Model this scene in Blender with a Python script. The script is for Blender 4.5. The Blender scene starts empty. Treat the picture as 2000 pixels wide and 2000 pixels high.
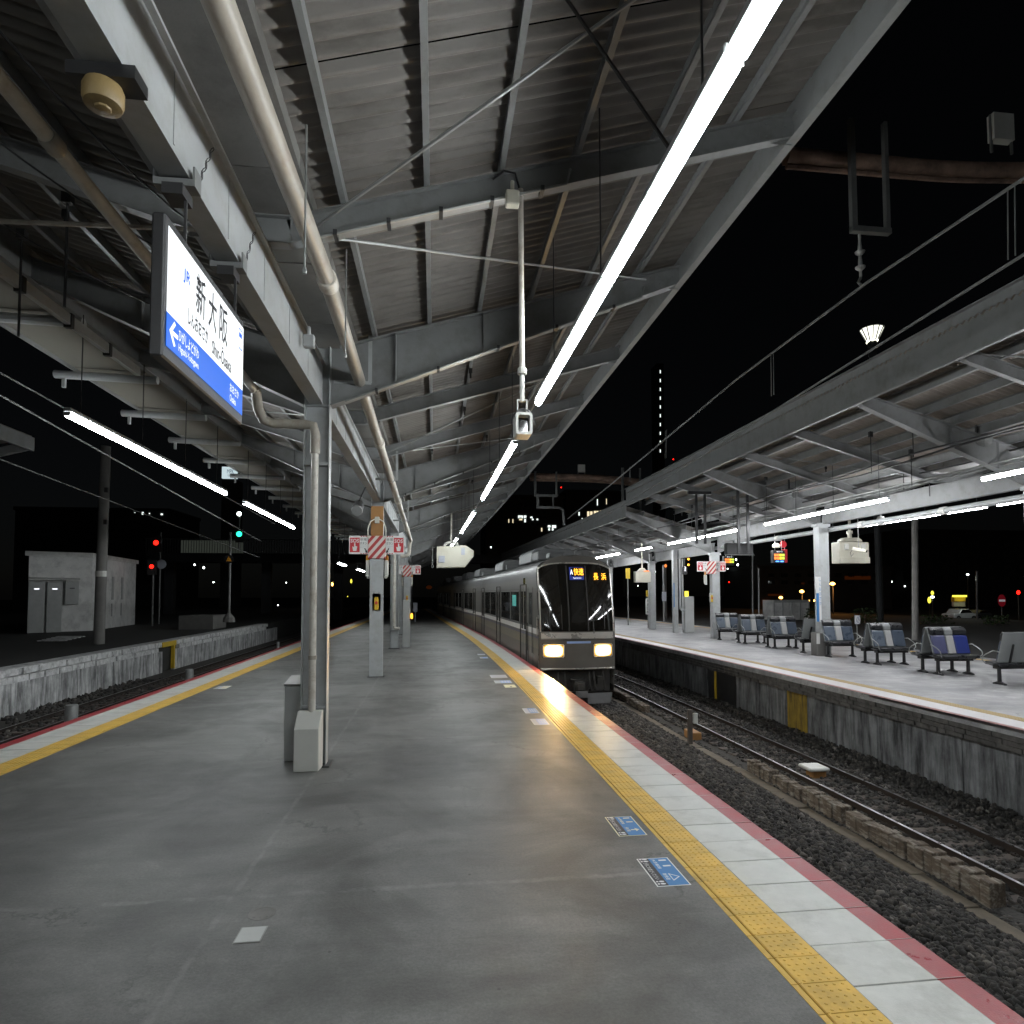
import bpy, math, random
import numpy as np
from mathutils import Vector, Matrix
random.seed(7); rng = np.random.default_rng(7)
S = bpy.context.scene
COL = S.collection
V = Vector
# ------------------------------------------------------------------ camera
F, YAW, PIT, ROL, H, CX, CY = 1226.42, .1221, .0455, -.0021, 2.6043, 1000., 1103.73
def _axes():
    cy, sy, cp, sp = math.cos(YAW), math.sin(YAW), math.cos(PIT), math.sin(PIT)
    f = V((sy*cp, cy*cp, sp)); r = V((cy, -sy, 0)); u = r.cross(f)
    return math.cos(ROL)*r+math.sin(ROL)*u, -math.sin(ROL)*r+math.cos(ROL)*u, f
R_, U_, F_ = _axes()
cam = bpy.data.objects.new('camera', bpy.data.cameras.new('camera')); COL.objects.link(cam)
cam.matrix_world = Matrix(((R_.x, U_.x, -F_.x, 0), (R_.y, U_.y, -F_.y, 0), (R_.z, U_.z, -F_.z, H), (0, 0, 0, 1)))
cam.data.sensor_width = 36; cam.data.lens = 36*F/2000; cam.data.shift_y = (CY-1000)/2000
cam.data.clip_start = .05; cam.data.clip_end = 3000
S.camera = cam
# ------------------------------------------------------------------ night sky, faint moon, exposure
W = bpy.data.worlds.new('World'); S.world = W; W.use_nodes = True
nt = W.node_tree; bg = nt.nodes['Background']
sky = nt.nodes.new('ShaderNodeTexSky'); sky.sky_type = 'NISHITA'; sky.sun_disc = False
sky.sun_elevation = math.radians(35); sky.sun_rotation = math.radians(140); sky.air_density = 1.0
hs = nt.nodes.new('ShaderNodeHueSaturation'); hs.inputs['Saturation'].default_value = .45
nt.links.new(sky.outputs[0], hs.inputs['Color']); nt.links.new(hs.outputs[0], bg.inputs[0])
bg.inputs[1].default_value = .0004
sl = bpy.data.lights.new('moon', 'SUN'); sl.energy = .004; sl.angle = math.radians(.5); sl.color = (.85, .9, 1)
so = bpy.data.objects.new('moon', sl); COL.objects.link(so); so.rotation_euler = (math.radians(55), 0, math.radians(140))
S.view_settings.view_transform = 'Standard'; S.view_settings.look = 'None'
S.view_settings.exposure = 0; S.view_settings.gamma = 1
S.cycles.use_denoising = True; S.cycles.max_bounces = 7; S.cycles.diffuse_bounces = 4; S.cycles.glossy_bounces = 3
S.cycles.sample_clamp_indirect = 6; S.cycles.caustics_reflective = False; S.cycles.caustics_refractive = False

def P(x, y, X=None, Y=None, Z=None):
    """world point on the line of sight through photo pixel x, y at a known X, Y or Z"""
    d = R_*((x-CX)/F)-U_*((y-CY)/F)+F_
    t = X/d.x if X is not None else Y/d.y if Y is not None else (Z-H)/d.z
    return V((0, 0, H))+d*t
def xc(Y):                                   # the right hand track and platform edge bend left with distance
    return 0. if Y < 15 else -.0009*(Y-15)**2 if Y < 45 else -.0009*900-.054*(Y-45)
def xs(Y): return 0. if Y < 15 else -.0018*(min(Y, 45)-15)
# ------------------------------------------------------------------ materials
def nodes(name):
    m = bpy.data.materials.new(name); m.use_nodes = True
    return m, m.node_tree, m.node_tree.nodes['Principled BSDF']
def N(t, typ, **kw):
    n = t.nodes.new(typ)
    for k, v in kw.items():
        if k in n.inputs: n.inputs[k].default_value = v
        else: setattr(n, k, v)
    return n
def coords(t, sc=(1, 1, 1), world=False):
    tc = N(t, 'ShaderNodeTexCoord'); g = N(t, 'ShaderNodeNewGeometry'); oi = N(t, 'ShaderNodeObjectInfo')
    mp = N(t, 'ShaderNodeMapping'); mp.inputs['Scale'].default_value = sc
    if world: t.links.new(g.outputs['Position'], mp.inputs[0])
    else:
        a = N(t, 'ShaderNodeVectorMath', operation='ADD'); m = N(t, 'ShaderNodeMath', operation='MULTIPLY'); m.inputs[1].default_value = 37.
        t.links.new(oi.outputs['Random'], m.inputs[0]); t.links.new(tc.outputs['Object'], a.inputs[0]); t.links.new(m.outputs[0], a.inputs[1])
        t.links.new(a.outputs[0], mp.inputs[0])
    return mp.outputs[0]
def ramp(t, src, stops):
    r = N(t, 'ShaderNodeValToRGB'); e = r.color_ramp.elements
    while len(e) < len(stops): e.new(.5)
    for i, (p, c) in enumerate(stops):
        e[i].position = p; e[i].color = (*c, 1) if len(c) == 3 else c
    t.links.new(src, r.inputs[0]); return r.outputs[0]
def mix(t, a, b, fac, mode='MIX'):
    m = N(t, 'ShaderNodeMix', data_type='RGBA', blend_type=mode)
    for s, x in ((0, fac), (6, a), (7, b)):
        if hasattr(x, 'links'): t.links.new(x, m.inputs[s])
        else: m.inputs[s].default_value = x if s == 0 else (*x, 1)
    return m.outputs[2]
def M(name, col, rough=.6, metal=0., var=.18, vs=2.5, bump=.15, bs=60., dirt=None, dscale=1.2, damt=.5, sc=(1, 1, 1), world=False, spec=.5):
    m, t, b = nodes(name); co = coords(t, sc, world)
    n1 = N(t, 'ShaderNodeTexNoise', Scale=vs, Detail=6., Roughness=.65); t.links.new(co, n1.inputs['Vector'])
    c = ramp(t, n1.outputs['Fac'], [(.3, tuple(x*(1-var) for x in col)), (.7, tuple(min(1, x*(1+var)) for x in col))])
    if dirt:
        n2 = N(t, 'ShaderNodeTexNoise', Scale=dscale, Detail=8., Roughness=.7); t.links.new(co, n2.inputs['Vector'])
        f = ramp(t, n2.outputs['Fac'], [(.48, (0, 0, 0)), (.68, (damt,)*3)]); c = mix(t, c, dirt, f)
    t.links.new(c, b.inputs['Base Color'])
    b.inputs['Metallic'].default_value = metal; b.inputs['Specular IOR Level'].default_value = spec
    r = ramp(t, n1.outputs['Fac'], [(.3, (max(0, rough-.08),)*3), (.7, (min(1, rough+.08),)*3)]); t.links.new(r, b.inputs['Roughness'])
    if bump:
        n3 = N(t, 'ShaderNodeTexNoise', Scale=bs, Detail=3.); t.links.new(co, n3.inputs['Vector'])
        bp = N(t, 'ShaderNodeBump', Strength=bump, Distance=.01); t.links.new(n3.outputs['Fac'], bp.inputs['Height']); t.links.new(bp.outputs[0], b.inputs['Normal'])
    return m
def E(name, col, s, base=.3):
    m, t, b = nodes(name); b.inputs['Base Color'].default_value = (*[x*base for x in col], 1)
    b.inputs['Emission Color'].default_value = (*col, 1); b.inputs['Emission Strength'].default_value = s
    b.inputs['Roughness'].default_value = .4
    return m
def asphalt_mat(name, a, b_, joints, rough=.5):
    m, t, b = nodes(name); co = coords(t, world=True)
    n1 = N(t, 'ShaderNodeTexNoise', Scale=.55, Detail=7., Roughness=.6, Distortion=.6); t.links.new(co, n1.inputs['Vector'])
    n2 = N(t, 'ShaderNodeTexNoise', Scale=3.2, Detail=6., Roughness=.7); t.links.new(co, n2.inputs['Vector'])
    n3 = N(t, 'ShaderNodeTexNoise', Scale=38., Detail=5., Roughness=.8); t.links.new(co, n3.inputs['Vector'])
    vs_ = N(t, 'ShaderNodeTexVoronoi', Scale=2.6); t.links.new(co, vs_.inputs['Vector']); spot = ramp(t, vs_.outputs['Distance'], [(.028, (.75,)*3), (.045, (0,)*3)])
    c = ramp(t, n1.outputs['Fac'], [(.41, a), (.6, b_)])
    c = mix(t, c, ramp(t, n2.outputs['Fac'], [(.36, (.6,)*3), (.64, (1.35,)*3)]), .6, 'MULTIPLY')
    c = mix(t, c, ramp(t, n3.outputs['Fac'], [(.3, (.55,)*3), (.72, (1.5,)*3)]), .6, 'MULTIPLY')
    # scuffs: long soft streaks across the platform
    co2 = coords(t, (.35, 2.2, 1), True); n4 = N(t, 'ShaderNodeTexNoise', Scale=1.4, Detail=5., Roughness=.6); t.links.new(co2, n4.inputs['Vector'])
    c = mix(t, c, ramp(t, n4.outputs['Fac'], [(.4, (.78,)*3), (.6, (1.16,)*3)]), .45, 'MULTIPLY')
    # filled joints of the paving
    sx = N(t, 'ShaderNodeSeparateXYZ'); wob = N(t, 'ShaderNodeTexNoise', Scale=6., Detail=4.); t.links.new(co, wob.inputs['Vector'])
    ad = N(t, 'ShaderNodeVectorMath', operation='MULTIPLY_ADD'); t.links.new(wob.outputs['Color'], ad.inputs[0]); ad.inputs[1].default_value = (.09, .09, 0)
    t.links.new(co, ad.inputs[2]); t.links.new(ad.outputs[0], sx.inputs[0])
    for axis, pos, w, dark in joints:
        d = N(t, 'ShaderNodeMath', operation='SUBTRACT'); t.links.new(sx.outputs[axis], d.inputs[0]); d.inputs[1].default_value = pos+.045
        ab = N(t, 'ShaderNodeMath', operation='ABSOLUTE'); t.links.new(d.outputs[0], ab.inputs[0])
        f = ramp(t, ab.outputs[0], [(w*.35, (1,)*3), (w, (0,)*3)])
        f = mix(t, (0, 0, 0), f, ramp(t, n2.outputs['Fac'], [(.4, (.0,)*3), (.66, (.5,)*3)]))
        c = mix(t, c, dark, f)
    vo = N(t, 'ShaderNodeTexVoronoi', feature='DISTANCE_TO_EDGE', Scale=.42)
    ad2 = N(t, 'ShaderNodeVectorMath', operation='MULTIPLY_ADD'); t.links.new(n2.outputs['Color'], ad2.inputs[0]); ad2.inputs[1].default_value = (.9, .9, 0); t.links.new(co, ad2.inputs[2]); t.links.new(ad2.outputs[0], vo.inputs['Vector'])
    cr = ramp(t, vo.outputs['Distance'], [(.0, (.7,)*3), (.012, (0,)*3)])
    cr = mix(t, (0, 0, 0), cr, ramp(t, n1.outputs['Fac'], [(.5, (0,)*3), (.62, (1,)*3)]))
    c = mix(t, c, tuple(x*.45 for x in a), cr); c = mix(t, c, tuple(x*.4 for x in a), spot)
    t.links.new(c, b.inputs['Base Color'])
    t.links.new(ramp(t, n2.outputs['Fac'], [(.3, (rough-.1,)*3), (.7, (rough+.14,)*3)]), b.inputs['Roughness'])
    bp = N(t, 'ShaderNodeBump', Strength=.5, Distance=.006); t.links.new(n3.outputs['Fac'], bp.inputs['Height']); t.links.new(bp.outputs[0], b.inputs['Normal'])
    return m
def streak_mat(name, col, dark, rough=.85):
    m, t, b = nodes(name); co = coords(t, (2.2, 2.2, .28), True); cn = coords(t, world=True)
    n1 = N(t, 'ShaderNodeTexNoise', Scale=2.2, Detail=7., Roughness=.7); t.links.new(co, n1.inputs['Vector'])
    n2 = N(t, 'ShaderNodeTexNoise', Scale=1.1, Detail=8., Roughness=.72); t.links.new(cn, n2.inputs['Vector'])
    n3 = N(t, 'ShaderNodeTexNoise', Scale=30., Detail=4.); t.links.new(cn, n3.inputs['Vector'])
    c = ramp(t, n1.outputs['Fac'], [(.36, dark), (.6, col)])
    c = mix(t, c, ramp(t, n2.outputs['Fac'], [(.32, (.4,)*3), (.66, (1.2,)*3)]), .75, 'MULTIPLY')
    t.links.new(c, b.inputs['Base Color']); b.inputs['Roughness'].default_value = rough
    bp = N(t, 'ShaderNodeBump', Strength=.5, Distance=.02); t.links.new(n3.outputs['Fac'], bp.inputs['Height']); t.links.new(bp.outputs[0], b.inputs['Normal'])
    return m
def band_mat(name, axis, bands, rough=.35, metal=.6, var=.1):
    """flat livery bands that follow one object axis"""
    m, t, b = nodes(name); tc = N(t, 'ShaderNodeTexCoord'); sx = N(t, 'ShaderNodeSeparateXYZ'); t.links.new(tc.outputs['Object'], sx.inputs[0])
    mr = N(t, 'ShaderNodeMapRange'); mr.inputs[1].default_value = 0; mr.inputs[2].default_value = 6; t.links.new(sx.outputs[axis], mr.inputs[0])
    r = N(t, 'ShaderNodeValToRGB'); r.color_ramp.interpolation = 'CONSTANT'; e = r.color_ramp.elements
    while len(e) < len(bands): e.new(.5)
    for i, (z, c) in enumerate(bands): e[i].position = z/6; e[i].color = (*c, 1)
    t.links.new(mr.outputs[0], r.inputs[0])
    n = N(t, 'ShaderNodeTexNoise', Scale=3., Detail=6.); t.links.new(tc.outputs['Object'], n.inputs['Vector'])
    c = mix(t, r.outputs[0], ramp(t, n.outputs['Fac'], [(.3, (1-var,)*3), (.7, (1,)*3)]), 1., 'MULTIPLY')
    t.links.new(c, b.inputs['Base Color']); b.inputs['Roughness'].default_value = rough; b.inputs['Metallic'].default_value = metal
    return m
def stripe_mat(name, c1, c2, width):
    m, t, b = nodes(name); tc = N(t, 'ShaderNodeTexCoord'); w = N(t, 'ShaderNodeTexWave', wave_type='BANDS', bands_direction='DIAGONAL', Scale=width)
    mp = N(t, 'ShaderNodeMapping'); mp.inputs['Scale'].default_value = (1, 0, -.85); t.links.new(tc.outputs['Object'], mp.inputs[0]); t.links.new(mp.outputs[0], w.inputs['Vector'])
    r = N(t, 'ShaderNodeValToRGB'); r.color_ramp.interpolation = 'CONSTANT'; r.color_ramp.elements[0].color = (*c1, 1); r.color_ramp.elements[1].color = (*c2, 1); r.color_ramp.elements[1].position = .5
    t.links.new(w.outputs['Fac'], r.inputs[0]); t.links.new(r.outputs[0], b.inputs['Base Color']); b.inputs['Roughness'].default_value = .5
    return m
mt = dict(
    asphalt=asphalt_mat('asphalt', (.072, .071, .067), (.138, .137, .13), [(1, 5.78, .05, (.26, .26, .25)), (0, -1.72, .035, (.24, .24, .23)), (0, .38, .03, (.085, .085, .08)), (1, 11.6, .04, (.22, .22, .21)), (1, 17.4, .05, (.1, .1, .1)), (0, -4.3, .03, (.1, .1, .1))]),
    farfloor=asphalt_mat('pale_concrete', (.22, .22, .228), (.37, .37, .37), [(1, 12.5, .05, (.2, .2, .22)), (0, 13.2, .07, (.2, .2, .24)), (1, 21.5, .05, (.2, .2, .2))], .45),
    yellow=M('yellow_tile', (.66, .42, .085), .42, var=.14, vs=5, bump=.1, dirt=(.3, .2, .06), dscale=3, damt=.45),
    white=M('coping_concrete', (.56, .56, .53), .36, var=.1, vs=4, bump=.2, bs=110, dirt=(.3, .295, .27), dscale=2.2, damt=.55),
    red=M('red_paint', (.33, .034, .042), .34, var=.16, vs=4, bump=.2, bs=110, dirt=(.36, .14, .14), dscale=2.5, damt=.3),
    steel=M('grey_painted_steel', (.215, .22, .22), .45, var=.1, vs=2, bump=.05, dirt=(.12, .115, .1), dscale=2.2, damt=.5),
    steel2=M('pale_painted_steel', (.4, .415, .42), .42, var=.08, vs=2, bump=.04, dirt=(.25, .24, .2), dscale=3, damt=.4),
    roof=M('roof_sheet', (.165, .152, .137), .6, var=.16, vs=1.2, bump=.05, dirt=(.07, .06, .05), dscale=1.6, damt=.6, sc=(.6, 2, 1)),
    roof_far=M('roof_sheet_lit', (.3, .265, .23), .55, var=.14, vs=1.2, bump=.05, dirt=(.16, .13, .11), dscale=1.6, damt=.5, sc=(.6, 2, 1)),  # lighter than roof: the tube light on the far sheets is in the colour
    gutter=M('gutter_sheet', (.17, .165, .155), .6, var=.18, vs=1.5, dirt=(.06, .055, .05), damt=.6),
    soffit=M('soffit_panel', (.2, .19, .165), .6, var=.1, vs=1., dirt=(.2, .18, .15), damt=.4),
    pvc=M('grey_beige_pipe', (.36, .33, .28), .4, var=.12, vs=3, bump=.04, dirt=(.2, .15, .1), dscale=4, damt=.55, sc=(2, .5, 1)),
    pvc2=M('pale_pipe', (.58, .55, .49), .4, var=.1, vs=3, bump=.04, dirt=(.24, .17, .1), dscale=5, damt=.5),
    black=M('black_plastic', (.018, .018, .019), .45, var=.2, bump=.05),
    dark=M('dark_metal', (.05, .05, .052), .5, .3, var=.2),
    galv=M('galvanised_rod', (.3, .31, .3), .45, .6, var=.15),
    whitep=M('white_paint', (.62, .62, .58), .4, var=.06, vs=2, bump=.03, dirt=(.4, .38, .3), damt=.3),
    cream=M('cream_enamel', (.58, .56, .47), .4, var=.06, vs=2, bump=.03, dirt=(.38, .34, .24), damt=.35),
    orange=M('orange_brown_paint', (.34, .17, .055), .6, var=.15, vs=3, dirt=(.2, .1, .04), damt=.4),
    amber=M('amber_lens', (.7, .3, .03), .3, var=.05), ylw=M('yellow_paint', (.62, .42, .03), .5, var=.1, dirt=(.3, .2, .05), damt=.4),
    redp=M('red_print', (.5, .03, .04), .45, var=.05, bump=0), whitept=M('white_print', (.72, .72, .7), .5, var=.03, bump=0), blackpt=M('black_print', (.015, .015, .018), .5, var=.05, bump=0),
    bluep=M('blue_print', (.05, .2, .46), .45, var=.05, bump=0), creampt=M('cream_print', (.72, .68, .46), .5, var=.04, bump=0), greyp=M('grey_print', (.42, .44, .5), .5, var=.06, bump=0), palebl=M('pale_blue_print', (.3, .42, .7), .5, var=.06, bump=0), chpr=M('charcoal_print', (.04, .04, .045), .5, bump=0, var=.1),
    stripe=stripe_mat('red_white_stripes', (.42, .05, .05), (.66, .6, .55), 2.6),
    stainless=M('brushed_stainless', (.3, .295, .28), .34, .8, var=.12, vs=5, bump=.03, sc=(.3, .3, 6)),
    wall=streak_mat('stained_concrete_wall', (.22, .225, .23), (.035, .036, .038)), wall2=streak_mat('whitewashed_wall', (.62, .62, .62), (.14, .14, .14)),
    brick=M('dark_stone_course', (.085, .08, .075), .9, var=.5, vs=5, bump=.6, bs=30),
    block=M('pale_block', (.6, .6, .6), .85, var=.25, vs=4, bump=.4, bs=30, dirt=(.12, .12, .12), dscale=3, damt=.7),
    ballast=M('ballast_stone', (.044, .042, .04), .9, var=.6, vs=3, bump=.4, bs=50), bed=M('ballast_bed', (.045, .042, .038), .95, var=.6, vs=14, bump=1., bs=30, world=True),
    soil=M('dark_ground', (.03, .03, .028), .95, var=.4, vs=.8, bump=.5, bs=8, world=True),
    rail=M('rusty_rail', (.028, .02, .016), .7, .3, var=.3, vs=4), railtop=M('worn_rail_head', (.22, .22, .23), .32, 1., var=.2, vs=6),
    sleeper=M('worn_sleeper', (.085, .07, .06), .9, var=.35, vs=5, bump=.6, bs=25, sc=(1, 3, 1)),
    timber=M('old_timber', (.105, .08, .058), .9, var=.45, vs=4, bump=.8, bs=22, sc=(3, .6, 3), dirt=(.4, .37, .32), dscale=5, damt=.75), trough=M('cable_trough', (.14, .118, .09), .9, var=.3, vs=4, bump=.4),
    rust=M('rusty_beam', (.3, .2, .15), .8, var=.4, vs=2.5, bump=.3, bs=20, dirt=(.05, .04, .035), damt=.6), dullgal=M('weathered_galvanised', (.2, .205, .2), .6, .3, var=.2),
    porc=M('porcelain', (.4, .4, .38), .25, var=.08),
    shed=M('grey_render', (.74, .74, .72), .8, var=.12, vs=1, bump=.3, dirt=(.18, .18, .18), damt=.4), shed2=M('grey_cabinet', (.42, .43, .42), .55, var=.08),
    conc=M('concrete_pole', (.17, .165, .155), .8, var=.15), leaf=M('dark_leaf', (.035, .06, .02), .6, var=.4),
    vinylb=M('black_vinyl', (.02, .021, .023), .3, var=.2, bump=.15, bs=40), vinyls=M('steel_blue_vinyl', (.085, .105, .135), .3, var=.12, bump=.1, bs=40), vinyls2=M('slate_vinyl', (.05, .065, .09), .3, var=.12, bump=.1, bs=40), vinyln=M('navy_vinyl', (.022, .035, .17), .33, var=.1, bump=.1, bs=40), viny2=M('muted_blue_vinyl', (.07, .075, .15), .33, var=.12, bump=.1, bs=40), vinylg=M('pale_grey_vinyl', (.34, .34, .335), .36, var=.08, bump=.1, bs=40),
    shell=M('grey_moulded_shell', (.22, .23, .23), .42, var=.06, bump=.04), frame=M('black_frame', (.013, .013, .014), .32, var=.1, bump=.03),
    glass=M('dark_glass', (.012, .011, .009), .03, var=.1, bump=0, spec=.8), glass2=M('side_glass', (.02, .019, .017), .06, var=.2, bump=0, spec=.8),
    trainroof=M('train_roof_grey', (.1, .104, .104), .55, var=.12), trainend=M('train_front_grey', (.12, .11, .095), .42, .1, var=.1), under=M('underframe', (.04, .037, .033), .7, var=.4, vs=4), plough=M('skirt_grey', (.16, .16, .16), .55, var=.12),
    bodyw=M('white_car_paint', (.5, .5, .5), .25, var=.03, bump=0), bld=M('dark_facade', (.05, .053, .055), .8, var=.2, vs=.3, world=True), tyre=M('tyre', (.015, .015, .015), .8),
    chrome=M('pale_trim', (.55, .52, .47), .3, .5, var=.05, bump=0),
    tube=E('cool_white_lamp', (.93, .985, 1.), 80, 1), tubefar=E('cool_white_lamp_far', (.95, .97, 1.), 100, 1),
    signw=E('lit_sign_white', (.95, .98, 1.), 1.0, .3), signb=E('lit_sign_blue', (.0, .15, .86), .9, .08), signk=M('sign_black_film', (.012, .013, .02), .4, var=.02, bump=0), signt=E('lit_sign_text', (.93, .97, 1.), 1., .3),
    led=E('amber_led', (1., .42, .03), 3.), ledb=E('blue_panel', (.03, .05, .3), .6), ledw=E('white_led', (.9, .92, 1.), 2.), halo_yellow=E('headlight_halo', (1., .74, .28), 2.2), halo_amber=E('headlight_amber_halo', (1., .5, .07), .75), head=E('headlight_lens', (1., .72, .36), 60), head2=E('headlight_dim', (1., .7, .3), 30),
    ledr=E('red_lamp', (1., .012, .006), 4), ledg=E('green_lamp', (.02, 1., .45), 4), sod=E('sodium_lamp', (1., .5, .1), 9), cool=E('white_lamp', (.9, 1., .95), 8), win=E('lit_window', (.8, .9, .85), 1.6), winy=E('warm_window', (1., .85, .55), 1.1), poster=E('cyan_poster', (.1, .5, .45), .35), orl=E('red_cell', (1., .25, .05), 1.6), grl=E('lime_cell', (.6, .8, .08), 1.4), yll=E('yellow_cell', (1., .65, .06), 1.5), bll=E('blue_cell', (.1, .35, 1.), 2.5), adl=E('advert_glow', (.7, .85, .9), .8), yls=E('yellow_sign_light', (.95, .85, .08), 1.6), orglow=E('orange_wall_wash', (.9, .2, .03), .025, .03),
)
_t = mt['ballast'].node_tree; _b = _t.nodes['Principled BSDF']; _g = N(_t, 'ShaderNodeNewGeometry')
_c = ramp(_t, _g.outputs['Random Per Island'], [(.0, (.4, .38, .36)), (.55, (.9, .88, .86)), (.85, (1.5, 1.4, 1.3)), (1., (2.6, 2.5, 2.35))])
_l = _b.inputs['Base Color'].links[0].from_socket; _t.links.new(mix(_t, _l, _c, 1., 'MULTIPLY'), _b.inputs['Base Color'])
# ------------------------------------------------------------------ builders
def tag(o, label=None, cat=None, group=None, kind=None):
    for k, v in (('label', label), ('category', cat), ('group', group), ('kind', kind)):
        if v: o[k] = v
    return o
def thing(name, label, cat, loc=(0, 0, 0), rz=0., group=None):
    o = bpy.data.objects.new(name, None); COL.objects.link(o); o.location = loc; o.rotation_euler = (0, 0, rz); o.empty_display_size = .1
    return tag(o, label, cat, group)
class MB:
    def __init__(s, org=(0, 0, 0)): s.v = []; s.f = []; s.m = []; s.o = V(org)
    def add(s, vs, fs, m=0):
        b = len(s.v); s.v += [tuple(p) for p in vs]; s.f += [tuple(i+b for i in f) for f in fs]; s.m += [m]*len(fs); return s
    def box(s, x0, x1, y0, y1, z0, z1, m=0):
        return s.add([(x, y, z) for x in (x0, x1) for y in (y0, y1) for z in (z0, z1)], [(0, 1, 3, 2), (4, 6, 7, 5), (0, 4, 5, 1), (2, 3, 7, 6), (0, 2, 6, 4), (1, 5, 7, 3)], m)
    def bar(s, p, q, w, h, m=0, up=(0, 0, 1), off=0.):
        p, q = V(p), V(q); d = (q-p).normalized(); r = d.cross(V(up))
        r = r.normalized() if r.length > 1e-4 else V((1, 0, 0)); u = r.cross(d)
        return s.add([a+r*sx*w/2+u*(sz*h/2+off) for a in (p, q) for sx in (-1, 1) for sz in (-1, 1)], [(0, 1, 3, 2), (4, 6, 7, 5), (0, 4, 5, 1), (2, 3, 7, 6), (0, 2, 6, 4), (1, 5, 7, 3)], m)
    def path(s, pts, r, n=8, m=0, closed=False):
        pts = [V(p) for p in pts]; k = len(pts); rs = r if isinstance(r, (list, tuple)) else [r]*k; vs = []
        d0 = (pts[1]-pts[0]).normalized(); a = d0.cross(V((0, 0, 1)))
        a = a.normalized() if a.length > 1e-3 else V((1, 0, 0))
        for i, p in enumerate(pts):
            d = (pts[min(i+1, k-1)]-pts[max(i-1, 0)]).normalized(); a = (a-d*a.dot(d)).normalized(); b = d.cross(a)
            vs += [p+(a*math.cos(t)+b*math.sin(t))*rs[i] for t in (2*math.pi*j/n for j in range(n))]
        fs = [(i*n+j, i*n+(j+1) % n, (i+1)*n+(j+1) % n, (i+1)*n+j) for i in range(k-1) for j in range(n)]
        if not closed: fs += [tuple(range(n))[::-1], tuple((k-1)*n+j for j in range(n))]
        return s.add(vs, fs, m)
    def tube(s, p, q, r, n=8, m=0, r2=None): return s.path([p, q], [r, r if r2 is None else r2], n, m)
    def lathe(s, c, prof, n=12, m=0):
        c = V(c); vs = [c+V((r*math.cos(2*math.pi*j/n), r*math.sin(2*math.pi*j/n), z)) for r, z in prof for j in range(n)]
        k = len(prof); fs = [(i*n+j, i*n+(j+1) % n, (i+1)*n+(j+1) % n, (i+1)*n+j) for i in range(k-1) for j in range(n)]+[tuple(range(n))[::-1], tuple((k-1)*n+j for j in range(n))]
        return s.add(vs, fs, m)
    def prism(s, poly, d, m=0):
        d = V(d); n = len(poly); vs = [V(p) for p in poly]+[V(p)+d for p in poly]
        return s.add(vs, [tuple(range(n))[::-1], tuple(range(n, 2*n))]+[(i, (i+1) % n, n+(i+1) % n, n+i) for i in range(n)], m)
    def sweep(s, prof, ys, fx, fz=None, m=0):
        """profile (x, z) carried along Y, shifted in X by fx(y)"""
        n = len(prof); vs = [(x+fx(y), y, z) for y in ys for x, z in prof]; k = len(ys)
        return s.add(vs, [(i*n+j, (i+1)*n+j, (i+1)*n+(j+1) % n, i*n+(j+1) % n) for i in range(k-1) for j in range(n)]+[tuple(range(n)), tuple((k-1)*n+j for j in range(n))[::-1]], m)
    def grid(s, rows, m=0, thick=None):
        h, w = len(rows), len(rows[0]); vs = [p for r in rows for p in r]
        return s.add(vs, [(i*w+j, i*w+j+1, (i+1)*w+j+1, (i+1)*w+j) for i in range(h-1) for j in range(w-1)], m)
    def build(s, name, mats, parent=None, smooth=False, bevel=0., loc=None):
        me = bpy.data.meshes.new(name); o_ = s.o
        me.from_pydata([(x-o_.x, y-o_.y, z-o_.z) for x, y, z in s.v], [], s.f)
        for a in (mats if isinstance(mats, (list, tuple)) else [mats]): me.materials.append(mt[a] if isinstance(a, str) else a)
        if any(s.m): me.polygons.foreach_set('material_index', s.m)
        import bmesh
        bm = bmesh.new(); bm.from_mesh(me); bmesh.ops.recalc_face_normals(bm, faces=bm.faces)
        if bevel: bmesh.ops.bevel(bm, geom=[e for e in bm.edges if len(e.link_faces) == 2 and e.calc_face_angle(0) > .6], offset=bevel, segments=1, affect='EDGES', clamp_overlap=True)
        bm.to_mesh(me); bm.free()
        if smooth: me.shade_smooth(); me.set_sharp_from_angle(angle=.7)
        o = bpy.data.objects.new(name, me); COL.objects.link(o)
        if parent is not None: o.parent = parent
        else: o.location = o_
        if loc is not None: o.location = loc
        return o
def inst(o, parent, loc, rz=None, scale=None):
    c = o.copy(); COL.objects.link(c); c.parent = parent; c.location = loc
    if rz is not None: c.rotation_euler = (0, 0, rz)
    if scale is not None: c.scale = scale
    return c
def dup(root, loc, rz=0., label=None, group=None):
    c = root.copy(); COL.objects.link(c); c.location = loc; c.rotation_euler = (0, 0, rz)
    if label: c['label'] = label
    if group: c['group'] = group
    def kids(a, b):
        for k in a.children:
            n = k.copy(); COL.objects.link(n); n.parent = b; kids(k, n)
    kids(root, c); return c
_tc = {}
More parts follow.
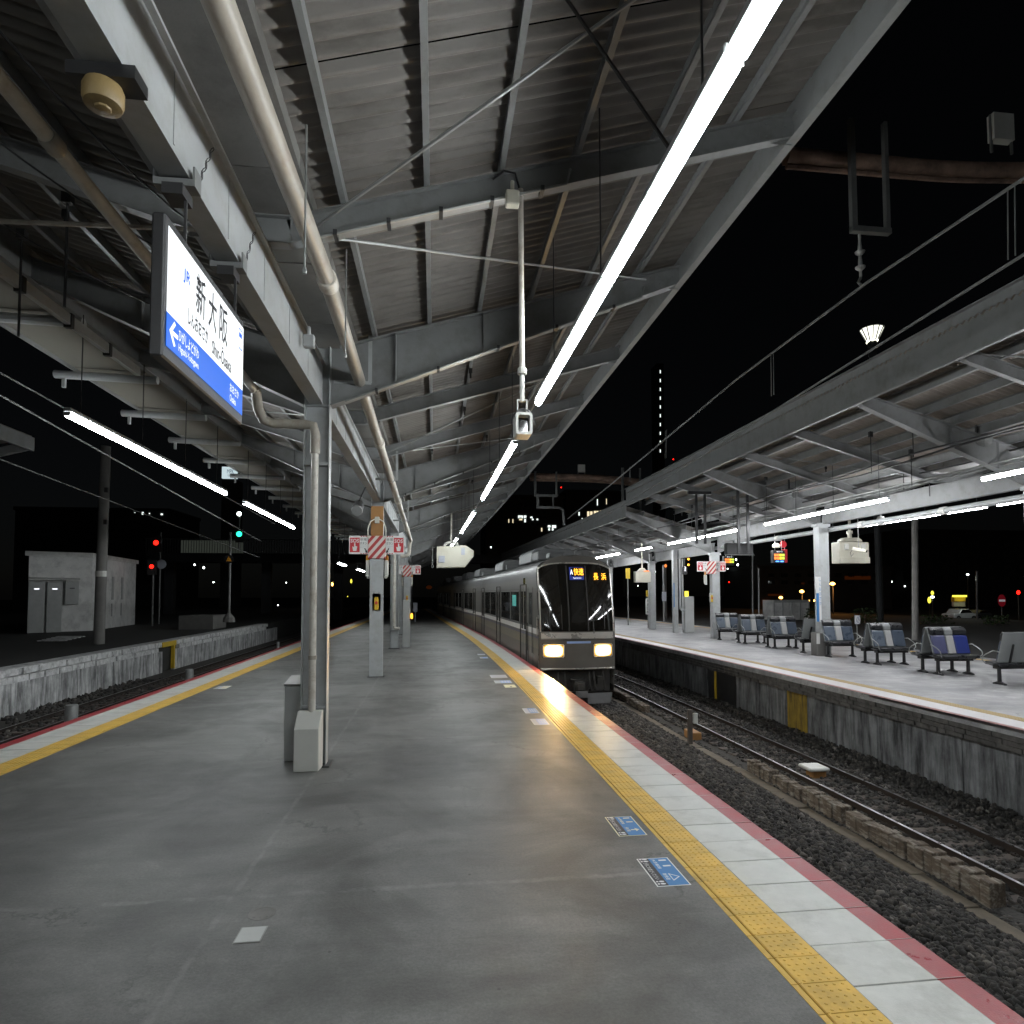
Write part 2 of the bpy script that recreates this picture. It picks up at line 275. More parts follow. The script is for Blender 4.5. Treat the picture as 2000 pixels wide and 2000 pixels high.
def text(body, org, u, v, w, h, mat, parent, name='lettering', d=.002, bold=0.):
    """real lettering stretched to w x h on the plane through org (lower left), right = u, up = v, in the parent's space"""
    key = (body, bold)
    if key not in _tc:
        c = bpy.data.curves.new('t', 'FONT'); c.body = body; c.resolution_u = 2; c.offset = bold
        o = bpy.data.objects.new('t', c); COL.objects.link(o); dg = bpy.context.evaluated_depsgraph_get(); dg.update()
        me = bpy.data.meshes.new_from_object(o.evaluated_get(dg)); bpy.data.objects.remove(o)
        a = np.empty(len(me.vertices)*3); me.vertices.foreach_get('co', a); a = a.reshape(-1, 3)
        _tc[key] = (a, [tuple(p.vertices) for p in me.polygons]); bpy.data.meshes.remove(me)
    a, fs = _tc[key]; lo, hi = a.min(0), a.max(0); sp = np.maximum(hi-lo, 1e-6); u, v, o3 = V(u).normalized(), V(v).normalized(), V(org)
    nrm = u.cross(v); q = (a-lo)/sp
    me = bpy.data.meshes.new(name); me.from_pydata([o3+u*(p[0]*w)+v*(p[1]*h)+nrm*d for p in q], [], fs); me.materials.append(mt[mat])
    o = bpy.data.objects.new(name, me); COL.objects.link(o); o.parent = parent; return o
def flat(pts, mat, parent, name, d=.0, nrm=(0, 0, 1)):
    b = MB(); n = V(nrm)*d; b.prism([V(p) for p in pts], n if d else V(nrm)*.001); return b.build(name, mat, parent)
# ================================================================== GROUND, TRACK BEDS
def struct(b, name, mat, **k): return tag(b.build(name, mat, **k), kind='structure')
struct(MB().box(-400, 600, -60, 900, -2.6, -2.2), 'ground', 'soil')
struct(MB().box(11.6, 400, -40, 700, -2.2, -.9), 'street', 'soil')
YS = [-14, 0, 8, 15, 19, 23, 27, 31, 35, 40, 45, 55, 70, 90, 120]
struct(MB().sweep([(2.9, -2.25), (2.9, -1.72), (6.3, -1.67), (7.2, -1.76), (7.9, -1.70), (9.9, -1.69), (10.6, -1.68), (11.35, -1.66), (11.35, -2.25)], YS, xc), 'track_bed', 'bed')
struct(MB().sweep([(-15, -2.25), (-15, -1.68), (-13.8, -1.7), (-11.9, -1.72), (-10.8, -1.78), (-7.3, -1.8), (-7.3, -2.25)], YS, lambda y: 0), 'track_bed_left', 'bed')
struct(MB().box(-60, -15.0, -14, 160, -2.25, -.04), 'old_platform_ground', 'soil')
def stones(name, n, xr, yr, zf, s0, s1):
    ph = (1+5**.5)/2
    iv = np.array([(-1, ph, 0), (1, ph, 0), (-1, -ph, 0), (1, -ph, 0), (0, -1, ph), (0, 1, ph), (0, -1, -ph), (0, 1, -ph), (ph, 0, -1), (ph, 0, 1), (-ph, 0, -1), (-ph, 0, 1)])/1.9
    fi = np.array([(0, 11, 5), (0, 5, 1), (0, 1, 7), (0, 7, 10), (0, 10, 11), (1, 5, 9), (5, 11, 4), (11, 10, 2), (10, 7, 6), (7, 1, 8), (3, 9, 4), (3, 4, 2), (3, 2, 6), (3, 6, 8), (3, 8, 9), (4, 9, 5), (2, 4, 11), (6, 2, 10), (8, 6, 7), (9, 8, 1)])
    y = yr[0]+(yr[1]-yr[0])*rng.random(n)**1.5; x = rng.uniform(*xr, n); s = rng.uniform(s0, s1, n)*(1+.03*np.maximum(0, y-10))
    vv = iv[None]*rng.uniform(.6, 1.25, (n, 12, 1))*rng.uniform(.7, 1.3, (n, 1, 3)); a = rng.uniform(0, 6.28, (n, 3))
    for k, (i, j) in enumerate(((0, 1), (1, 2), (0, 2))):
        c_, s_ = np.cos(a[:, k])[:, None], np.sin(a[:, k])[:, None]; p, q = vv[..., i].copy(), vv[..., j].copy(); vv[..., i] = c_*p-s_*q; vv[..., j] = s_*p+c_*q
    z = zf(x)+rng.uniform(-.01, .035, n)
    X = x+np.array([xc(t) for t in y]); vv = vv*s[:, None, None]+np.stack([X, y, z], 1)[:, None]
    me = bpy.data.meshes.new(name); me.vertices.add(n*12); me.vertices.foreach_set('co', vv.reshape(-1).astype(np.float32))
    F_i = (fi[None]+12*np.arange(n)[:, None, None]).reshape(-1); k = n*20
    me.loops.add(k*3); me.loops.foreach_set('vertex_index', F_i.astype(np.int32)); me.polygons.add(k); me.polygons.foreach_set('loop_start', np.arange(0, k*3, 3, dtype=np.int32))
    me.update(calc_edges=True); me.materials.append(mt['ballast']); o = bpy.data.objects.new(name, me); COL.objects.link(o); return tag(o, kind='stuff')
zr = lambda x: np.interp(x, [5, 6.3, 7.2, 7.9, 9.9, 10.6, 11.3], [-1.66, -1.645, -1.75, -1.71, -1.695, -1.67, -1.62])
stones('track_ballast', 20000, (5.3, 7.2), (4.5, 30), zr, .034, .064)
stones('track_ballast', 900, (7.48, 7.62), (6, 30), lambda x: x*0-1.76, .03, .05)
stones('track_ballast', 15000, (7.85, 11.1), (6, 36), zr, .032, .058)
stones('track_ballast', 2600, (-15, -10.6), (8, 34), lambda x: np.interp(x, [-15, -13.8, -12, -10], [-1.66, -1.69, -1.72, -1.78]), .045, .07)
# ================================================================== RAILS, SLEEPERS
def track(xm, label, nsl, y0, curved, side):
    fx = xc if curved else (lambda y: 0); ys = [-12+.0]+[y for y in YS if y > -12]
    t = thing('railway_track', label, 'track', (xm, 0, -1.55))
    for s in (-1, 1):
        x = xm+s*.567
        r = MB((xm, 0, -1.55)); r.sweep([(x-.065, -1.70), (x-.065, -1.685), (x-.012, -1.66), (x-.012, -1.595), (x-.034, -1.585), (x-.034, -1.555), (x+.034, -1.555), (x+.034, -1.585), (x+.012, -1.595), (x+.012, -1.66), (x+.065, -1.685), (x+.065, -1.70)], ys, fx); ro = r.build('rail', 'rail', t)
        h = MB((xm, 0, -1.55)); h.sweep([(x-.03, -1.556), (x-.024, -1.55), (x+.024, -1.55), (x+.03, -1.556)], ys, fx); h.build('rail_head', 'railtop', ro)
    b = MB(); b.box(-1.05, 1.05, -.11, .11, -.17, -.115); so_ = b.build('sleeper', 'sleeper', t, bevel=.02)
    c = MB()
    for s in (-1, 1):
        for d in (-.1, .1): c.box(s*.567+d-.035, s*.567+d+.035, -.05, .05, -.115, -.085); c.tube((s*.567+d, 0, -.085), (s*.567+d, 0, -.055), .014, 6)
    cl = tag(c.build('rail_clip', 'rail', so_), kind='stuff')
    for i in range(nsl):
        y = y0+i*.62
        o = so_ if i == 0 else inst(so_, t, (0, 0, 0))
        o.location = (fx(y)+random.uniform(-.03, .03), y, random.uniform(-.008, .012)); o.rotation_euler = (0, 0, random.uniform(-.02, .02)+(-xs(y) if curved else 0))
        if i: inst(cl, o, (0, 0, 0))
    return t
track(8.9, 'rusty rails between the incoming train and the far platform wall', 70, 6.2, True, 1)
track(5.05, 'rails the train stands on, hidden below the right platform edge', 40, 4, True, 0)
track(-12.75, 'dark rails beside the whitewashed wall on the left', 60, 9, False, 0)
track(-8.95, 'rails just below the left edge of the near platform', 40, 6, False, 0)
# old timbers and cable trough between the two right hand tracks
t = thing('timber_edging', 'row of rough weathered timbers lying along the ballast between the tracks', 'timber', (7.6, 10, -1.75))
for y0, y1, z1, w in ((7.95, 9.5, -1.40, .26), (9.56, 11.05, -1.44, .24), (11.15, 12.4, -1.42, .25), (12.5, 13.55, -1.47, .22), (13.7, 14.7, -1.45, .24), (22.2, 24, -1.47, .25), (24.2, 26.6, -1.45, .25)):
    b = MB((7.6, 10, -1.75)); n = 9
    for i in range(n):
        a, c_ = y0+(y1-y0)*i/n, y0+(y1-y0)*(i+1)/n; j = random.uniform(-.035, .02); b.box(7.58+random.uniform(-.015, .015)+xc(a), 7.58+w+random.uniform(-.03, .02)+xc(a), a, c_, -1.82, z1+j)
    b.build('timber', 'timber', t, bevel=.012)
tr = thing('cable_trough', 'narrow tan concrete cable trough in the ballast beside the old timbers', 'cable trough', (7.35, 10, -1.75))
y = 7.0; lid = MB().box(-.13, .13, 0, .98, -.02, .05).build('trough_lid', 'trough', tr, bevel=.01)
while y < 30:
    o = lid if y == 7.0 else inst(lid, tr, (0, 0, 0)); o.location = (xc(y)+random.uniform(-.03, .03), y-10, random.uniform(-.015, .02)); o.rotation_euler = (random.uniform(-.01, .01), random.uniform(-.04, .04), random.uniform(-.025, .025)-xs(y)); y += 1.0
b = MB((8.0, 17.4, -1.8)); b.box(7.2, 7.32, 17.36, 17.48, -1.85, -.72); tag(b.build('marker_post', 'sleeper', bevel=.01), None)
mp_ = bpy.context.scene.objects['marker_post']; mp_.name = 'post_shaft'
t = thing('marker_post', 'short wooden marker post with a small white plate beside the track', 'post', (8.0, 17.4, -1.8)); mp_.parent = t; mp_.location = (0, 0, 0)
b = MB((8.0, 17.4, -1.8)); b.box(7.34, 7.48, 17.36, 17.42, -1.12, -.82); b.build('plate', 'whitep', t, bevel=.02)
t = thing('track_transponder', 'white topped orange box fixed between the rails', 'track box', (8.85, 13.9, -1.7))
MB((8.85, 13.9, -1.7)).box(8.68, 9.02, 13.75, 14.05, -1.72, -1.5).build('base', 'orange', t, bevel=.02)
MB((8.85, 13.9, -1.7)).box(8.55, 9.05, 13.65, 14.15, -1.5, -1.42).build('cover', 'whitep', t, bevel=.025)
tag(MB((7.5, 18, -1.7)).box(7.52, 7.82, 17.9, 18.5, -1.8, -1.5).build('wooden_block', 'orange', bevel=.02), 'loose orange brown wooden block lying in the ballast near the marker post', 'block')
# ================================================================== NEAR PLATFORM
np_ = tag(MB().sweep([(2.36, -.012), (2.36, -.2), (3.30, -.25), (3.30, -2.2), (-7.1, -2.2), (-7.1, -.25), (-6.2, -.2), (-6.2, -.012)], YS[:-1]+[112], lambda y: 0).build('platform_base', 'wall'), kind='structure')
for v_ in np_.data.vertices:                       # right side follows the bend
    if v_.co.x > 0: v_.co.x += xc(v_.co.y)
# asphalt surface
b = MB(); yy = YS[:-1]+[112]; n = len(yy)
b.add([(x, y, z) for y in yy for x, z in ((-6.2, 0), (2.36+xc(y), 0), (2.36+xc(y), -.012), (-6.2, -.012))], [(i*4+j, i*4+(j+1) % 4, i*4+4+(j+1) % 4, i*4+4+j) for i in range(n-1) for j in range(4)])
plat = tag(b.build('platform', 'asphalt'), kind='structure')
def tile_mesh(dots=True):
    b = MB(); b.box(.002, .044, .004, .296, -.02, .002); b.box(.054, .397, .004, .296, -.02, .003); b.box(.058, .078, .003, .297, .0031, .008)
    for i in range(5):
        for j in range(5):
            b.lathe((.11+.059*i, .03+.06*j, 0), [(.0125, .0031), (.011, .007), (.006, .0085)], 6)
    return b
def edge_strip(side):
    fx = (lambda y: 2.36+xc(y)) if side > 0 else (lambda y: -6.2)
    t0 = None; s0 = None; kx = 1 if side > 0 else 1.08
    cnt = 75 if side > 0 else 60; ty0 = 3.74-.3*3 if side > 0 else 9.2; sy0 = 3.975-.4854*3 if side > 0 else 9.2
    for i in range(cnt):
        y = ty0+.3*i
        if t0 is None: t0 = tile_mesh().build('tactile_tile', 'yellow', plat); o = t0
        else: o = inst(t0, plat, (0, 0, 0))
        o.location = (fx(y), y, random.uniform(-.001, .001)); o.scale = (side*kx, 1, 1); o.rotation_euler = (0, 0, (xs(y)*-1 if side > 0 else 0)+random.uniform(-.002, .002))
    ye = ty0+.3*cnt
    b = MB(); w = .4*kx
    ys = [ye]+[y for y in YS if ye < y < 112]+[112]
    b.sweep([(0, -.02), (0, .003), (side*w, .003), (side*w, -.02)], ys, fx); o = b.build('tactile_tile', 'yellow', plat); tag(o, kind='stuff')
    # coping slabs: white with a painted red outer band
    cs = 60 if side > 0 else 46
    for i in range(cs):
        y = sy0+.4854*i
        if s0 is None:
            b = MB(); e = .4; b.box(e+.006, 1.015, .006, .4794, -.16, .002); b.box(1.015, 1.232, .006, .4794, -.16, .002, 1); b.box(1.232, 1.236, .006, .4794, -.15, -.006, 0)
            s0 = b.build('coping_slab', ['white', 'red'], plat, bevel=.004); o = s0
        else: o = inst(s0, plat, (0, 0, 0))
        o.location = (fx(y), y, random.uniform(-.0025, .001)); o.scale = (side*(1 if side > 0 else 1.05), 1, 1); o.rotation_euler = (0, random.uniform(-.002, .002), (xs(y)*-1 if side > 0 else 0)+random.uniform(-.0015, .0015))
    ye = sy0+.4854*cs; ys = [ye]+[y for y in YS if ye < y < 112]+[112]; k = 1 if side > 0 else 1.05
    b = MB(); b.sweep([(side*.404*k, -.16), (side*.404*k, .002), (side*1.015*k, .002), (side*1.015*k, -.16)], ys, fx); b.sweep([(side*1.0155*k, -.16), (side*1.0155*k, .002), (side*1.232*k, .002), (side*1.232*k, -.16)], ys, fx, None, 1)
    tag(b.build('coping_slab', ['white', 'red'], plat), kind='stuff')
edge_strip(1); edge_strip(-1)
# floor stickers (queue marks)
def sticker(y0, y1, x0, x1, label, kind, frame, ink, panel='bluep', group='queue stickers on the near platform'):
    t = thing('floor_sticker', label, 'sticker', (x0, y0, 0), group=group); w, l = x1-x0, y1-y0
    flat([(0, 0, .001), (w, 0, .001), (w, l, .001), (0, l, .001)], frame, t, 'border', .001)
    e = .012; m_ = w*.36
    flat([(m_, e, .0022), (w-e, e, .0022), (w-e, l-e, .0022), (m_, l-e, .0022)], panel, t, 'panel', .001)
    flat([(e, e, .0022), (m_-.001, e, .0022), (m_-.001, l-e, .0022), (e, l-e, .0022)], 'chpr' if kind < 3 else 'greyp', t, 'lower_band', .001)
    if kind >= 3:
        for k in range(3): flat([(w*(.45+.17*k), l*.2, .0034), (w*(.5+.17*k), l*.2, .0034), (w*(.5+.17*k), l*.8, .0034), (w*(.45+.17*k), l*.8, .0034)], ink, t, 'print_line', .001)
        return t
    u, v = (0, -1, 0), (1, 0, 0)                # reads from the track side: right = towards the camera
    text('11', (w*.64, l*.92, .0036), u, v, l*.26, w*.24, ink, t, 'platform_number', 0, .01)
    text('JR京都線', (w*.42, l*.95, .0036), u, v, l*.36, w*.13, ink, t, 'lettering', 0, .01)
    text('先発' if kind == 1 else '新快速', (w*.42, l*.42, .0036), u, v, l*.22, w*.13, ink, t, 'lettering', 0, .01)
    text('2列にお並びください', (w*.1, l*.83, .0036), u, v, l*.6, w*.15, 'whitept', t, 'lettering', 0)
    if kind == 1:
        flat([(w*.58, l*.30, .0034), (w*.74, l*.30, .0034), (w*.74, l*.26, .0034), (w*.58, l*.26, .0034)], ink, t, 'arrow_shaft', .001)
        flat([(w*.74, l*.36, .0034), (w*.88, l*.28, .0034), (w*.74, l*.20, .0034)], ink, t, 'arrow_head', .001)
    else:
        b = MB(); q = [V((w*.6, l*.42, .0034)), V((w*.88, l*.29, .0034)), V((w*.6, l*.16, .0034))]; c = sum(q, V())/3
        for i in range(3): a, d = q[i], q[(i+1) % 3]; b.add([a, d, c+(d-c)*.72, c+(a-c)*.72], [(0, 1, 2, 3)])
        b.build('triangle', ink, t)
    for yy_ in (l*.88, l*.08):
        for d in (0, .045):
            b = MB(); b.prism([(w*.19+.042*math.cos(a)*.6+.012, yy_+d+.014*math.sin(a), .0034) for a in (i*math.pi/5 for i in range(10))], (0, 0, .001)); b.prism([(w*.06+.012*math.cos(a)+.012, yy_+d+.012*math.sin(a), .0034) for a in (i*math.pi/4 for i in range(8))], (0, 0, .001)); b.build('footprint', 'whitept', t)
    return t
sticker(6.67, 7.25, 1.97, 2.285, 'blue floor sticker 11 with cream border and cream arrow', 1, 'creampt', 'creampt')
sticker(5.5, 6.09, 1.97, 2.285, 'blue floor sticker 11 with white border and a white triangle', 2, 'whitept', 'whitept')
sticker(13.66, 14.26, 1.97, 2.275, 'pale blue floor sticker, farther of the pair beside the shiny tiles', 3, 'whitept', 'whitept', 'bluep')
sticker(12.44, 13.04, 1.97, 2.275, 'lilac floor sticker, nearer of the pair beside the shiny tiles', 3, 'whitept', 'whitept', 'palebl')
sticker(19.5, 20.2, 1.75, 2.25, 'grey white floor sticker, farthest of three near the train front', 3, 'whitept', 'greyp', 'greyp')
sticker(18.34, 18.9, 1.76, 2.25, 'grey and blue floor sticker just behind the yellow one', 3, 'whitept', 'whitept', 'palebl')
t = thing('floor_sticker', 'plain pale yellow floor sticker on the near platform right side', 'sticker', (1.95, 17.45, 0), group='queue stickers on the near platform')
flat([(0, 0, .001), (.32, 0, .001), (.32, .55, .001), (0, .55, .001)], 'creampt', t, 'border', .001); flat([(.15, .1, .0024), (.2, .1, .0024), (.2, .22, .0024), (.15, .22, .0024)], 'blackpt', t, 'mark', .001)
sticker(26.8, 27.35, 1.83, 2.14, 'small grey floor sticker, farther of the distant pair', 3, 'whitept', 'greyp', 'greyp')
sticker(25.4, 26, 1.83, 2.15, 'small pale blue floor sticker, nearer of the distant pair', 3, 'whitept', 'palebl', 'palebl')
sticker(18.3, 18.85, -6.06, -5.72, 'pale yellow and white floor sticker by the left edge tiles', 3, 'creampt', 'ylw', 'whitept')
t = thing('floor_hatch', 'small square metal hatch cover in the asphalt, lower left', 'hatch', (-1.49, 5.02, 0))
flat([(0, 0, .001), (.2, 0, .001), (.2, .23, .001), (0, .23, .001)], 'stainless', t, 'rim', .003); flat([(.01, .01, .0045), (.19, .01, .0045), (.19, .22, .0045), (.01, .22, .0045)], 'shed2', t, 'lid', .002)
b = MB((-1.39, 5.46, 0)); b.lathe((-1.39, 5.46, 0), [(.11, .0005), (.11, .003), (.095, .003), (.094, .001)], 20)
for k in range(3): b.box(-1.45+.05*k, -1.43+.05*k, 5.4, 5.5, .001, .003)
tag(b.build('drain_cover', 'gutter'), 'round scuffed drain cover just behind the square hatch', 'drain cover')
# ================================================================== CANOPIES
def canopy(label, xm, WL, WR, ycols, nb, dy, y_end, roofm, fx, near, zo=0., y_st=-11.):
    C = thing('platform_canopy', label, 'canopy', (xm, 0, zo)); k = .295; fh = .5 if near else .92
    zb = lambda d: 6.2+k*(max(d, .33)-.33)
    ys = [ycols[0]-nb*dy+dy*i for i in range(200)]; ys = [y for y in ys if y_st < y < y_end]
    iscol = lambda y: any(abs(y-c) < .2 for c in ycols)
    # corrugated sheets, each lapped over the next
    for sgn, W_ in ((1, WR), (-1, WL)):
        n, pitch, am = 5, .165, .03; b = MB(); rows = []
        for d in (.5, W_+.06):
            rows.append([V((sgn*d, pitch*i/6, zb(d)+(.46 if near else .6)+am*math.cos(2*math.pi*i/6)+.004*(i/36))) for i in range(n*6+1)])
        b.grid(rows); sh = b.build('roof_sheet', roofm, C, smooth=False); sh.data.shade_smooth()
        y = y_st+.4; i = 0
        while y < y_end:
            o = sh if i == 0 else inst(sh, C, (0, 0, 0)); o.location = (fx(y), y, random.uniform(-.004, .004)); o.scale = (1, 1, 1); o.rotation_euler = (random.uniform(-.003, .003), 0, 0); y += .82; i += 1
    # valley gutter sheets over the girder
    b = MB(); b.box(-.56, .56, .01, 1.7, 6.56, 6.575); b.box(-.57, -.56, .01, 1.7, 6.56, 6.72); b.box(.56, .57, .01, 1.7, 6.56, 6.72); g = b.build('valley_gutter', 'gutter', C); y = y_st+1.5; i = 0
    while y < y_end-1.7:
        o = g if i == 0 else inst(g, C, (0, 0, 0)); o.location = (fx(y), y, random.uniform(-.006, .006)); y += 1.71; i += 1
    # purlins
    for sgn, W_ in ((1, WR), (-1, WL)):
        for d in (.87, 1.73, 2.53, 3.37, 4.28, 5.2):
            if d > W_-.25: continue
            z = zb(d)+.31; b = MB(); ph_ = .115 if near else .25; pw = .03 if near else .045; b.box(sgn*d-pw, sgn*d+pw, 0, 3*dy-.02, z, z+.012); b.box(sgn*d+pw-.012, sgn*d+pw, 0, 3*dy-.02, z+.012, z+ph_); b.box(sgn*d-pw, sgn*d+pw, 0, 3*dy-.02, z+ph_, z+ph_+.012)
            p = b.build('purlin', 'steel', C); y = ys[0]; i = 0
            while y < y_end-dy:
                o = p if i == 0 else inst(p, C, (0, 0, 0)); o.location = (fx(y), y, 0); o.rotation_euler = (0, 0, -(fx(y+3*dy)-fx(y))/(3*dy)); y += 3*dy; i += 1
    # rafters
    b = MB(); pl = [(-WL, zb(WL)), (-.33, 6.2), (.33, 6.2), (WR, zb(WR))]
    for a, c in zip(pl, pl[1:]):
        b.bar((a[0], 0, a[1]+.01), (c[0], 0, c[1]+.01), .13, .018); b.bar((a[0], 0, a[1]+.15), (c[0], 0, c[1]+.15), .014, .27); b.bar((a[0], 0, a[1]+.292), (c[0], 0, c[1]+.292), .13, .016)
    ra = b.build('rafter', 'steel', C)
    b = MB(); e = .2
    for sgn, W_ in ((1, WR), (-1, WL)):
        q = [(sgn*e, 5.55), (sgn*W_, zb(W_)), (sgn*W_, zb(W_)+.29), (sgn*.33, 6.48), (sgn*e, 6.48)]
        b.prism([(x, -.009, z) for x, z in q], (0, .018, 0)); b.bar((sgn*e, 0, 5.55), (sgn*W_, 0, zb(W_)), .2, .02); b.bar((sgn*.33, 0, 6.49), (sgn*W_, 0, zb(W_)+.3), .2, .016)
        for dd in (1.2, 2.6): b.box(sgn*dd-.006, sgn*dd+.006, -.09, .09, 5.56+(zb(W_)-5.55)*(dd-e)/(W_-e), zb(dd)+.28)
    rc = b.build('column_rafter', 'steel', C)
    fa = fc = True
    for y in ys:
        if iscol(y): o = rc if fc else inst(rc, C, (0, 0, 0)); fc = False
        else: o = ra if fa else inst(ra, C, (0, 0, 0)); fa = False
        o.location = (fx(y), y, 0)
    # bolted gusset plates at the rafter ends and girder seats
    for x0, x1, z0_, z1_ in ((WR-.42, WR-.03, zb(WR-.3), zb(WR)+.22), (-WL+.03, -WL+.42, zb(WL-.3), zb(WL)+.22), (.36, .66, 6.24, 6.5), (-.66, -.36, 6.24, 6.5)):
        gp = MB().box(x0, x1, -.011, -.008, z0_, z1_).build('gusset_plate', 'steel', C); b = MB()
        for u in (.2, .5, .8):
            for v_ in (.25, .72): b.tube((x0+(x1-x0)*u, -.011, z0_+(z1_-z0_)*v_), (x0+(x1-x0)*u, -.024, z0_+(z1_-z0_)*v_), .011, 6)
        bo = tag(b.build('bolts', 'steel', gp), kind='stuff')
        for i, y in enumerate(ys):
            if iscol(y) and x0 > .3 and x0 < 1 or iscol(y) and x0 < 0 and x0 > -1: continue
            o = inst(gp, C, (fx(y), y, 0)); inst(bo, o, (0, 0, 0))
        bpy.data.objects.remove(bo); bpy.data.objects.remove(gp)
    # girder along the column line
    allc = [y for y in ys if iscol(y)]; ends = allc if near else allc
    b = MB(); L = 3*dy; b.box(-.09, .09, .14, L-.14, 5.56, 6.14); b.box(-.14, .14, .14, L-.14, 6.14, 6.165); b.box(-.1, .1, .14, L-.14, 5.54, 5.558)
    for i in range(9): b.box(.09, .096, .14+(L-.3)*i/9, .16+(L-.3)*i/9, 5.6, 6.1)
    gd = b.build('girder', 'steel2' if near else 'steel', C)
    for i, y in enumerate([allc[0]-L]*(y_st < 0)+allc): o = gd if i == 0 else inst(gd, C, (0, 0, 0)); o.location = (fx(y), y, 0)
    # columns
    b = MB()
    if near:
        b.box(-.195, -.178, -.1, .1, 0, 6.48); b.box(.178, .195, -.1, .1, 0, 6.48); b.box(-.178, .178, -.006, .006, 0, 6.48); b.box(-.177, .177, -.095, .095, 5.53, 5.55)
        for z in (.86, 4.6): b.box(-.177, .177, -.09, -.007, z, z+.05)
    else:
        b.box(-.22, .22, -.2, .2, 0, 5.6); b.box(-.228, .228, -.12, .12, .0, 5.3); b.box(-.32, .32, -.19, .19, 5.44, 5.545)
    co = b.build('column', 'steel2', C, bevel=.006)
    bp = MB().box(-.26, .26, -.2, .2, 0, .02).build('base_plate', 'dark', co)
    for i, y in enumerate(allc):
        if i == 0: o = co
        else:
            o = inst(co, C, (0, 0, 0)); inst(bp, o, (0, 0, 0))
        o.location = (fx(y), y, 0)
    # edge channels
    for sgn, W_ in ((1, WR), (-1, WL)):
        z = zb(W_)-.07; b = MB(); x0 = sgn*W_
        b.box(min(x0, x0+sgn*.02), max(x0, x0+sgn*.02), 0, L-.01, z, z+fh); b.box(min(x0-sgn*.10, x0), max(x0-sgn*.10, x0), 0, L-.01, z-.012, z); b.box(min(x0, x0+sgn*.13), max(x0, x0+sgn*.13), 0, L-.01, z+fh, z+fh+.015)
        f = b.build('fascia', 'steel', C); y = ys[0]; i = 0
        while y < y_end-dy:
            o = f if i == 0 else inst(f, C, (0, 0, 0)); o.location = (fx(y), y, random.uniform(-.01, .01)); o.rotation_euler = (0, 0, -(fx(y+L)-fx(y))/L); y += L; i += 1
    # bracing rods
    b = MB(); b.tube((.55, .05, zb(.55)+.1), (WR-.6, dy-.05, zb(WR-.6)+.2), .017, 6); r1 = b.build('brace_rod', 'galv', C)
    b = MB(); b.tube((WR-.6, .05, zb(WR-.6)+.2), (.55, dy-.05, zb(.55)+.1), .017, 6); r2 = b.build('brace_rod', 'galv', C)
    b = MB(); b.tube((-.55, .05, zb(.55)+.1), (-(WL-.4), dy-.05, zb(WL-.4)+.2), .017, 6); r3 = b.build('brace_rod', 'galv', C)
    for i, y in enumerate(ys[:-1]):
        src = (r2 if i % 3 == 1 else r1 if i % 3 == 2 else None)
        for s_, first in ((src, False), (r3 if i % 3 == 1 else None, False)):
            if s_ is None: continue
            o = inst(s_, C, (fx(y), y, 0))
    for r in (r1, r2, r3): r.location = (fx(ys[0]), ys[0], 0)
    # small cable clips under the purlins
    b = MB(); b.box(-.035, .035, -.02, .02, -.1, .0); b.tube((0, 0, -.1), (0, 0, -.2), .02, 6); cl = b.build('rod_clip', 'black', C); i = 0
    for y in ys:
        for sgn, d in ((1, 2.53), (1, 3.37), (-1, 2.53), (1, 1.73)):
            if random.random() < .45 and d < (WR if sgn > 0 else WL)-.4:
                o = cl if i == 0 else inst(cl, C, (0, 0, 0)); o.location = (sgn*d+fx(y), y+random.uniform(.5, 2.6), zb(d)+.31); i += 1
    return C, zb
XM = -1.83
C1, zb1 = canopy('butterfly roof of grey steel and corrugated sheet over the near platform', XM, 4.2, 5.93, [10.03, 20.38, 30.73, 41.08, 51.43, 61.78, 72.1, 82.5, -.32], 6, 3.45, 92, 'roof', lambda y: .45*xc(y) if y > 24 else 0., True)
C2, zb2 = canopy('butterfly roof of lit-toned corrugated sheet over the far platform on the right', 16.5, 5.4, 5.4, [15.35, 25.05, 5.65], 6, 3.2333, 34.5, 'roof_far', lambda y: .75*xc(y), False)
C3, _ = canopy('lower grey butterfly roof farther along the far platform behind the train', 16.4, 5.3, 5.3, [34.75, 44.45, 54.15, 63.85, 73.55], 0, 3.2333, 84, 'roof', lambda y: .8*xc(y), False, -.62, 34.6)
# left eave extension: flat panels on pipe outriggers
b = MB((XM, 0, 0)); b.prism([(XM-4.22, .02, 7.36), (XM-5.78, .02, 7.42), (XM-5.78, .02, 7.45), (XM-4.22, .02, 7.39)], (0, 2.82, 0)); pn = b.build('soffit_panel', 'soffit', C1)
b = MB((XM, 0, 0)); b.tube((XM-4.1, 0, 7.2), (XM-6.15, 0, 7.26), .085, 10); b.box(XM-6.0, XM-5.94, -.03, .03, 6.98, 7.2); ou = b.build('outrigger_pipe', 'steel2', C1)
b = MB((XM, 0, 0)); b.box(XM-5.82, XM-5.79, .0, 2.86, 7.36, 7.52); ed = b.build('panel_edge', 'steel', C1)
for i in range(22):
    y = -5.95+2.87*i
    for s_ in (pn, ou, ed):
        o = s_ if i == 0 else inst(s_, C1, (0, 0, 0)); o.location = (0, y, random.uniform(-.008, .008))
